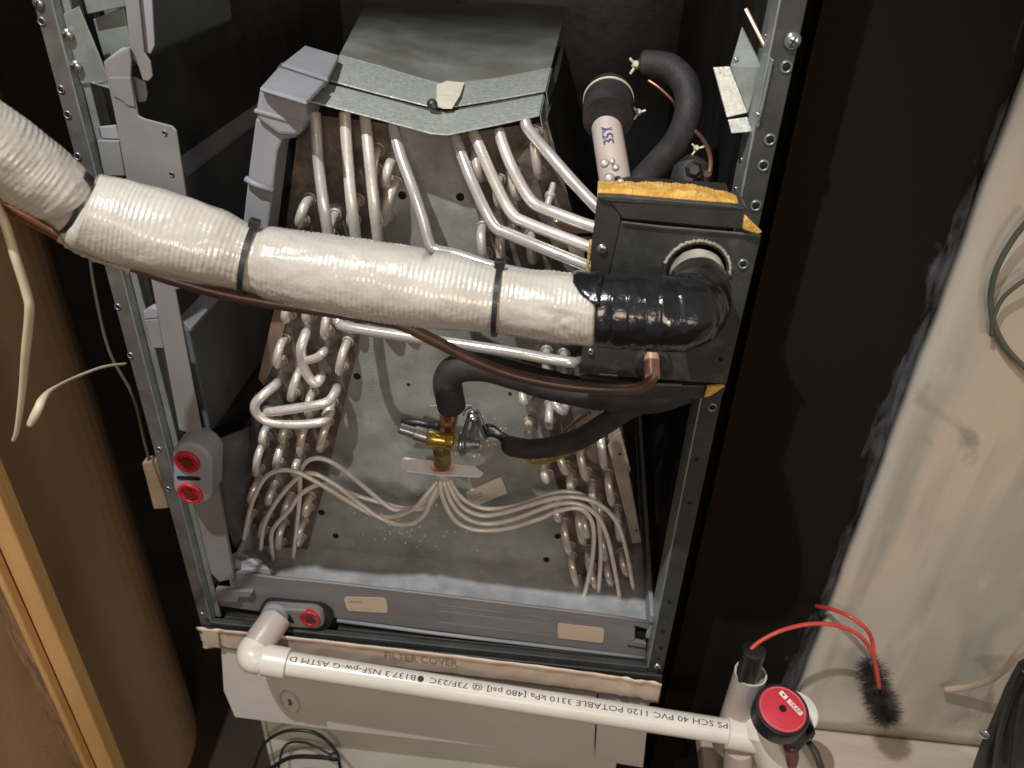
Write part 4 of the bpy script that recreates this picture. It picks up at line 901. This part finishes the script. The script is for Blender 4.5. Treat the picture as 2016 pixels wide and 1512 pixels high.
# distributor capillaries
caps = [
 [(866,946,.052),(846,972,.048),(833,990,.05),(805,1003,.055),(770,1001,.055),(721,962,.055),(681,929,.05),(651,909,.045),(625,902,.044),(604,909,.045),(592,930,.05),(590,980,.062),(584,1040,.07),(577,1100,.078)],
 [(862,946,.050),(838,975,.042),(818,999,.04),(790,1013,.045),(762,1018,.048),(729,1011,.048),(684,986,.045),(647,963,.04),(607,940,.038),(581,928,.038),(553,926,.04),(527,936,.045),(508,962,.05),(495,995,.056),(484,1041,.065),(477,1084,.07)],
 [(868,946,.048),(848,985,.04),(836,1012,.038),(812,1030,.04),(780,1032,.042),(744,1017,.045),(707,991,.045),(670,961,.042),(640,942,.042),(616,932,.042),(594,935,.045),(568,958,.05),(540,994,.056),(520,1034,.063),(513,1084,.07)],
 [(872,946,.054),(858,976,.052),(835,1000,.055),(790,1000,.06),(745,988,.06),(699,975,.058),(662,960,.056),(636,953,.054),(612,960,.054),(588,977,.054),(570,1004,.057),(545,1031,.06),(534,1056,.065),(538,1106,.072)],
 [(866,948,.044),(870,975,.04),(884,1008,.038),(905,1032,.038),(945,1044,.04),(1000,1040,.042),(1060,1022,.042),(1095,1007,.042),(1130,1000,.042),(1152,1008,.043),(1167,1034,.046),(1168,1080,.052),(1160,1130,.06),(1148,1180,.066)],
 [(874,948,.046),(884,980,.042),(902,1008,.04),(930,1026,.04),(965,1031,.042),(1012,1022,.043),(1060,1004,.042),(1098,992,.042),(1138,992,.042),(1172,1012,.045),(1193,1050,.05),(1208,1110,.058),(1220,1176,.066)],
 [(880,946,.05),(895,978,.046),(915,1002,.045),(950,1015,.046),(990,1010,.047),(1045,994,.046),(1092,981,.045),(1135,979,.045),(1178,992,.048),(1212,1025,.053),(1232,1080,.06),(1247,1158,.066)],
 [(884,944,.056),(905,976,.054),(935,996,.055),(975,1002,.056),(1030,992,.056),(1080,974,.055),(1120,968,.054),(1152,978,.056),(1174,1006,.06),(1182,1060,.064),(1182,1110,.066),(1178,1164,.07)]]
for q in caps: tube('distributor_tube', pp(q), .0025, 'captube', vz, n=8, sides=10)
# label on the centre plate (code left out)
lt = thing('part_label', 'small tilted rectangular part label stuck right of the distributor', 'label', at(950, 975, YP-.006))
a, b, c_, d_ = at(917, 968, YP-.0015), at(986, 939, YP-.0015), at(999, 971, YP-.0015), at(928, 1000, YP-.0015)
poly('sheet', [a, b, c_, d_], (0, .0005, 0), 'label', lt, 0)
ux = (b-a).normalized(); uy = (a-d_).normalized()
for k, s in enumerate(('110 - 10 240', 'SN 0 4270', '- - - - - - -')): text_on('print', s, .0036, (a+d_)/2+ux*.0095+uy*(.0015-.0045*k), ux, uy, 'inkgrey', lt, .0004)

# ================================================================== behind the box: loop hose, collar pipe
lp = thing('looped_hose', 'black foam hose looping over behind the access box, tied with ivory ties', 'hose', at(1265, 360, .05))
tube('hose_cover', pp([(1258, 128, .17), (1285, 127, .165), (1320, 135, .155), (1348, 165, .14), (1356, 205, .125), (1348, 248, .11), (1325, 290, .09), (1290, 330, .07), (1262, 362, .05), (1245, 400, .04)]), lambda i, n, a: .0118 if i > 4 else .0118*(.45+.13*i), 'rubber', lp, n=10, sides=22)
tube('capillary', pp([(1276, 158, .16), (1300, 175, .155), (1325, 200, .15), (1335, 225, .15)]), .0016, 'copper', lp, sides=8)
tube('capillary', pp([(1368, 258, .10), (1382, 272, .09), (1395, 296, .075), (1399, 325, .06), (1393, 352, .05)]), .0020, 'copper', lp, sides=8)
def ivory(px, py, Y, r, label):
    t = thing('ivory_tie', label, 'cable tie', at(px, py, Y)); p = at(px, py, Y)
    lobj('knot', p, (0, -1, .3), [(-.003, r*.7), (0, r), (.003, r*.8), (.005, r*.4)], 'ivory', t, 12)
    for a in (.4, 2.4, 4.2): q = p+V(math.cos(a)*r*2.1, -.002, math.sin(a)*r*2.1); tube('tail', [p, (p+q)/2+V(0, -.001, 0), q], r*.34, 'ivory', t, sides=6)
ivory(1252, 128, .165, .0040, 'ivory tie knotted at the open end of the looped hose')
ivory(1257, 221, .115, .0030, 'ivory tie tail sticking out right of the black collar')
ivory(1371, 292, .085, .0028, 'ivory tie end by the copper capillary right of the looped hose')
cpz = thing('grey_suction_pipe', 'grey painted pipe stub marked 35Y in blue rising into a black foam collar', 'pipe', at(1215, 375, .03))
A, B = at(1216, 385, .030), at(1186, 200, .10)
lobj('pipe', A, B-A, [(0, .0128), ((B-A).length, .0124)], 'pvcgrey', cpz, 32)
A2, B2 = at(1197, 236, .075), at(1198, 184, .112)
LL = (B2-A2).length
lobj('foam_collar', A2, B2-A2, [(0, .0138), (.0005, .0204), (LL*.55, .0208), (LL*.75, .0204), (LL, .0185), (LL+.002, .013)], 'rubber', cpz, 40)
lobj('collar_ring', A2+(B2-A2)*.70, B2-A2, [(0, .0211), (.0022, .0211)], 'ivory', cpz, 40)
axp = (B-A).normalized(); pc = A+axp*.052; cdir = (CAM-pc); cdir = (cdir-axp*cdir.dot(axp)).normalized(); rx = axp.cross(cdir)
text_on('marker_writing', '35Y', .0125, pc+cdir*.0132-axp*.004-rx*-.004, axp, -rx if (axp.cross(-rx)).dot(cdir) > 0 else rx, 'inkblue', cpz, .0006, sx=.85)
for k, (x, y, r) in enumerate(((1200, 352, .0045), (1212, 330, .003), (1190, 322, .0035), (1222, 360, .0035), (1205, 318, .0025))):
    v, f = lathe(at(x, y, .020), (0, -1, .4), [(0, r), (.0015, r*.8), (.0024, r*.3)], 12); mesh('solder_blob', v, f, 'alu', cpz, smooth=True)
bk = thing('black_bulb_valve', 'dark round fitting half hidden between the looped hose and the cabinet side', 'fitting', at(1365, 360, .06))
lobj('body', at(1362, 385, .06), at(1358, 310, .09)-at(1362, 385, .06), [(0, .012), (.010, .018), (.022, .0185), (.030, .012), (.036, .006)], 'rubber', bk, 28)
lobj('nut', at(1365, 335, .045), (0, -1, .4), [(0, .007), (.005, .007), (.007, .004)], 'blackplast', bk, 6, smooth=False)
lobj('collar', at(1385, 365, .05), (0, -.4, 1), [(0, .004), (.012, .004)], 'copper_shaded', bk, 12)

# ================================================================== PVC drain
dp = thing('pvc_drain_line', 'white PVC condensate drain pipe with printed lettering running below the pan', 'drain pipe', at(900, 1360, -.03))
yp = -.045
A, B = at(560, 1306, yp), at(1432, 1440, yp)
lobj('pipe', A, B-A, [(0, .01335), ((B-A).length, .01335)], 'pvc', dp, 40)
# elbow at the left
axd = (B-A).normalized()
S0, S1 = at(568, 1307, yp), at(505, 1296, yp)
lobj('elbow_socket', S0, S1-S0, [(0, .0152), (.0008, .0168), (.026, .0170), (.0265, .0150)], 'pvc', dp, 40)
E0 = at(505, 1296, yp); E1 = at(541, 1222, -.004)
v, f = lathe(E0, (0, 0, 1), [(0, .0001)], 4) if False else ([], [])
pts = [at(515, 1298, yp), at(500, 1294, yp-.001), at(497, 1284, yp+.004), at(505, 1270, yp+.012)]
tube('elbow_bend', pts, .0166, 'pvc', dp, n=8, sides=32)
lobj('drain_adapter', at(503, 1275, yp+.010), E1-at(503, 1275, yp+.010), [(0, .0158), (.008, .0166), (.010, .0172), (.030, .0172), (.040, .0166), ((E1-at(503, 1275, yp+.010)).length, .0155)], 'pvcgrey', dp, 36)
# lettering wrapped on the pipe, upside down, reading from the right end
def pipe_text(s, size, A, B, r, u0, u1, elev):
    v, f = text_mesh(s, size, True); Wt = max(q[0] for q in v); ax = (B-A).normalized(); L = (B-A).length
    c = CAM-(A+B)/2; c = (c-ax*c.dot(ax)).normalized(); up = ax.cross(c)
    if up.z < 0: up = -up
    s0 = L*u0; k = L*(u1-u0)/Wt; out = []
    for q in v:
        ang = elev-(q[1]-size*.35)/r
        out.append(A+ax*(L-s0-q[0]*k)+(c*math.cos(ang)+up*math.sin(ang))*(r+.0002))
    return out, f
v, f = pipe_text('PS SCH 40 PVC 1120 POTABLE 3310 kPa [480 psi] @ 73F/23C    B137.3 NSF-pw-G ASTM D', .0088, A, B, .01338, .005, .985, .42)
mesh('lettering', v, f, 'ink', dp, recalc=False)
u_ = .690; c = CAM-(A+B)/2; c = (c-axd*c.dot(axd)).normalized(); up = axd.cross(c); up = up if up.z > 0 else -up
pm = B-(B-A)*u_+(c*math.cos(.42)+up*math.sin(.42))*.0131
lobj('certification_mark', pm, c*math.cos(.42)+up*math.sin(.42), [(0, .0036), (.0006, .0035)], 'ink', dp, 18)
# tee and riser
T0, T1 = at(1428, 1440, yp), at(1500, 1452, yp)
lobj('tee_socket', T0, T1-T0, [(0, .0150), (.0008, .0172), (.024, .0172), (.040, .0185)], 'pvc', dp, 40)
Ttop = at(1476, 1318, yp+.012)
R0, R1 = at(1440, 1440, yp+.018), at(1478, 1325, yp+.020)
LR = (R1-R0).length
rs = thing('riser_pipe', 'open-topped greyish PVC stub pipe standing behind the drain line by the float switch', 'pipe', R0)
v, f = lathe(R0-(R1-R0)*.25, R1-R0, [(0, .0168), (LR*1.25, .0168), (LR*1.25, .0148), (LR*.6, .0146)], 40, cap=False); autosmooth(mesh('pipe_wall', v, f, 'pvcgrey', rs, smooth=True))
lobj('rim', R1-(R1-R0).normalized()*.0012, R1-R0, [(0, .01685), (.0016, .0168), (.0016, .0150), (0, .0149)], 'pvc', rs, 40)
tag(lobj('black_tube_end', R0, at(1485, 1280, yp+.016)-R0, [(0, .0118), ((at(1485, 1280, yp+.016)-R0).length, .0115), ((at(1485, 1280, yp+.016)-R0).length+.001, .009)], 'blackplast', None, 28), 'black tube poking out of the top of the open stub pipe', 'tube')
# trap body: big white fitting under the switch
TB = at(1560, 1500, yp)
lobj('trap_body', at(1492, 1420, yp), at(1562, 1540, yp-.005)-at(1492, 1420, yp), [(0, .012), (.006, .019), (.03, .022), (.06, .026), (.10, .027)], 'pvc', dp, 40)
lobj('lower_leg', at(1455, 1470, yp), at(1450, 1560, yp)-at(1455, 1470, yp), [(0, .016), (.08, .016)], 'pvcgrey', dp, 28)
# float switch
fs = thing('float_switch', 'round black overflow float switch with red printed TRAP label on the drain fitting', 'float switch', at(1535, 1420, -.06))
fc = at(1541, 1395, -.075); n1 = (V(.02, -.20, 1.0)).normalized()
lobj('switch_body', fc-n1*.026, n1, [(0, .020), (.003, .0262), (.022, .0270), (.0245, .0262), (.025, .0240)], 'blackplast', fs, 48)
lobj('label_disc', fc-n1*.0012, n1, [(0, .0232), (.0010, .0232), (.0012, .0228)], 'redlabel', fs, 48)
v, f = sweep([fc+(n1.orthogonal().normalized()*math.cos(a)+n1.cross(n1.orthogonal().normalized())*math.sin(a))*.0216 for a in [2*math.pi*k/48 for k in range(49)]], .0009, 8, False); mesh('label_rim', v, f, 'redlight', fs, smooth=True)
lobj('centre_hex', fc+n1*.0001, n1, [(0, .0038), (.0006, .0037)], 'hole', fs, 8, smooth=False)
gx = (RT*.42+DN*.90); gx = (gx-n1*gx.dot(n1)).normalized(); gy = n1.cross(gx)
if gy.dot(RT) < 0: gy = -gy
lc = fc+gy*.0105+n1*.0004
def rbox(c, a, b, name, m, lift):
    poly(name, [c+gx*x+gy*y+n1*lift for x, y in ((-a, -b*.7), (-a*.9, -b), (a*.9, -b), (a, -b*.7), (a, b*.7), (a*.9, b), (-a*.9, b), (-a, b*.7))], n1*.0003, m, fs, 0)
rbox(lc-gx*.0088, .0042, .0026, 'logo_square', 'whiteprint', .0006); rbox(lc+gx*.0062, .0088, .0026, 'logo_bar', 'whiteprint', .0006)
gyt = gy if gx.cross(gy).dot(n1) > 0 else -gy
text_on('logo_text', 'TRAP', .0060, lc+gx*.0062-gyt*.0021, gx, gyt, 'redlabel', fs, .0013, sx=.95)
rbox(lc-gx*.0088, .0010, .0008, 'logo_dot', 'ink', .0011)
for k in range(4): text_on('small_print', '- - - - - - -'[:13-2*abs(k-1)], .0032, fc-gy*(.0075+.0022*k)+gx*.001, gx, gyt, 'redlight', fs, .0006)
# side connector
cc = at(1578, 1432, -.078)
cx1 = (at(1600, 1462, -.078)-cc).normalized(); 
pts = [at(1548, 1440, -.072), at(1588, 1408, -.072), at(1606, 1440, -.072), at(1594, 1458, -.072), at(1572, 1482, -.072), at(1545, 1465, -.072)]
poly('connector', pts, (0, .018, -.006), 'blackplast', fs, .0015)
poly('connector_tab', pp([(1588, 1450, -.078), (1604, 1438, -.078), (1606, 1445, -.078), (1598, 1458, -.078)]), (0, .006, 0), 'blackplast', fs, .0005)
for d in (0, 1): tube('lead_wire', pp([(1590+5*d, 1464-3*d, -.066), (1602+8*d, 1485-4*d, -.06), (1612+8*d, 1510, -.055), (1622+8*d, 1545, -.055)]), .0019, 'blackplast', fs, sides=8)
tube('lower_clip', pp([(1556, 1468, -.068), (1560, 1490, -.066), (1552, 1508, -.064), (1532, 1514, -.064)]), .0068, 'maroon', fs, sides=14)
wc = thing('cleanout_plug', 'white round plastic clean-out plug behind the red labelled switch', 'plug', at(1570, 1390, -.04))
lobj('cap_disc', at(1564, 1408, -.045), n1, [(0, .0215), (.010, .0222), (.012, .0205), (.013, .012)], 'whiteplast', wc, 40)
poly('cap_tab', pp([(1505, 1368, -.052), (1520, 1359, -.052), (1531, 1362, -.052), (1536, 1374, -.052), (1520, 1380, -.052)]), (0, .008, 0), 'whiteplast', wc, .001)

# ================================================================== brush
br = thing('cleaning_brush', 'twisted black bristle brush hanging on looped red handle wires by the beige wall', 'brush', at(1735, 1370, .0))
tube('red_wire', pp([(1477, 1279, -.028), (1500, 1260, -.02), (1545, 1239, -.012), (1600, 1228, -.005), (1650, 1232, -.003), (1690, 1250, -.004), (1713, 1278, -.006), (1724, 1310, -.008), (1731, 1355, -.010)]), .0022, 'redwire', br, n=10)
tube('red_wire', pp([(1606, 1193, .055), (1640, 1200, .035), (1675, 1215, .02), (1705, 1238, .012), (1717, 1262, .008), (1721, 1295, .0), (1727, 1340, -.004)]), .0022, 'redwire', br, n=10)
tube('red_wire', pp([(1477, 1279, -.028), (1462, 1300, -.02), (1452, 1325, -.01)]), .0020, 'maroon', br)
bl = []
def bristles(P0_, P1_, r0_, n):
    ax = (P1_-P0_).normalized()
    for k in range(n):
        t = rr_.random(); p = P0_.lerp(P1_, t); u = ax.orthogonal().normalized(); w_ = ax.cross(u); a = rr_.uniform(0, 2*math.pi)
        d = (u*math.cos(a)+w_*math.sin(a)+ax*rr_.uniform(-.15, .5)).normalized(); L = r0_*(.75+.35*rr_.random())*(math.sin(math.pi*min(1, max(.12, t*.86+.08)))**.35)
        q = d.orthogonal().normalized()*.00042; w2 = d.cross(q)
        bl.append(([p+q, p-q*.5+w2*.9, p-q*.5-w2*.9, p+d*L], [[0, 1, 3], [1, 2, 3], [2, 0, 3]]))
bristles(at(1712, 1300, .012), at(1726, 1366, .006), .0240, 900)
bristles(at(1724, 1350, .0), at(1748, 1418, -.012), .0240, 1500)
v, f = merge(bl); stuff(mesh('bristles', v, f, 'bristle', br, recalc=False))
tube('twisted_core', pp([(1714, 1300, .010), (1728, 1350, .003), (1748, 1418, -.012)]), .0020, 'steel_dull', br, sides=8)

# ================================================================== lower right black strap and cables
st = thing('black_strap', 'black ribbed strap bundle at the lower right corner with a screw eye', 'strap', at(1980, 1450, -.06))
poly('strap_face', [at(x, y, -.05) for x, y in ((2030, 1310), (2012, 1322), (1985, 1372), (1962, 1428), (1938, 1480), (1920, 1530), (2030, 1530))], (0, .012, 0), 'blackplast', st, .003)
tube('strap_rib', pp([(2016, 1318, -.054), (1995, 1360, -.056), (1972, 1430, -.056), (1955, 1530, -.056)]), .0030, 'blackplast', st)
tube('strap_rib', pp([(2024, 1350, -.054), (2005, 1400, -.058), (1990, 1530, -.058)]), .0024, 'rubber', st)
lobj('screw_eye', at(1938, 1443, -.055), (-.5, -1, .2), [(0, .0048), (.003, .0048), (.004, .003)], 'steel', st, 16)
tag(tube('curved_dark_cable', pp([(2040, 415, .036), (1995, 470, .038), (1962, 530, .04), (1950, 585, .042), (1958, 640, .042), (1985, 690, .042), (2040, 745, .04)]), .0024, 'darkgreen'), 'dark green cable bowing left from the right picture edge across the beige wall', 'cable')
tag(tube('curved_dark_cable', pp([(2040, 538, .036), (2005, 560, .038), (1972, 590, .04), (1955, 630, .040), (1952, 660, .042)]), .0019, 'darkgreen'), 'short dark green cable branching off the bowed cable on the beige wall', 'cable')
tag(tube('pinkish_tube', pp([(2040, 1265, -.02), (2005, 1285, -.01), (1985, 1310, .0), (1950, 1338, .015), (1905, 1352, .03), (1860, 1358, .04)]), .0036, 'sticker'), 'pinkish tube curving along the beige wall towards the black strap', 'tube')
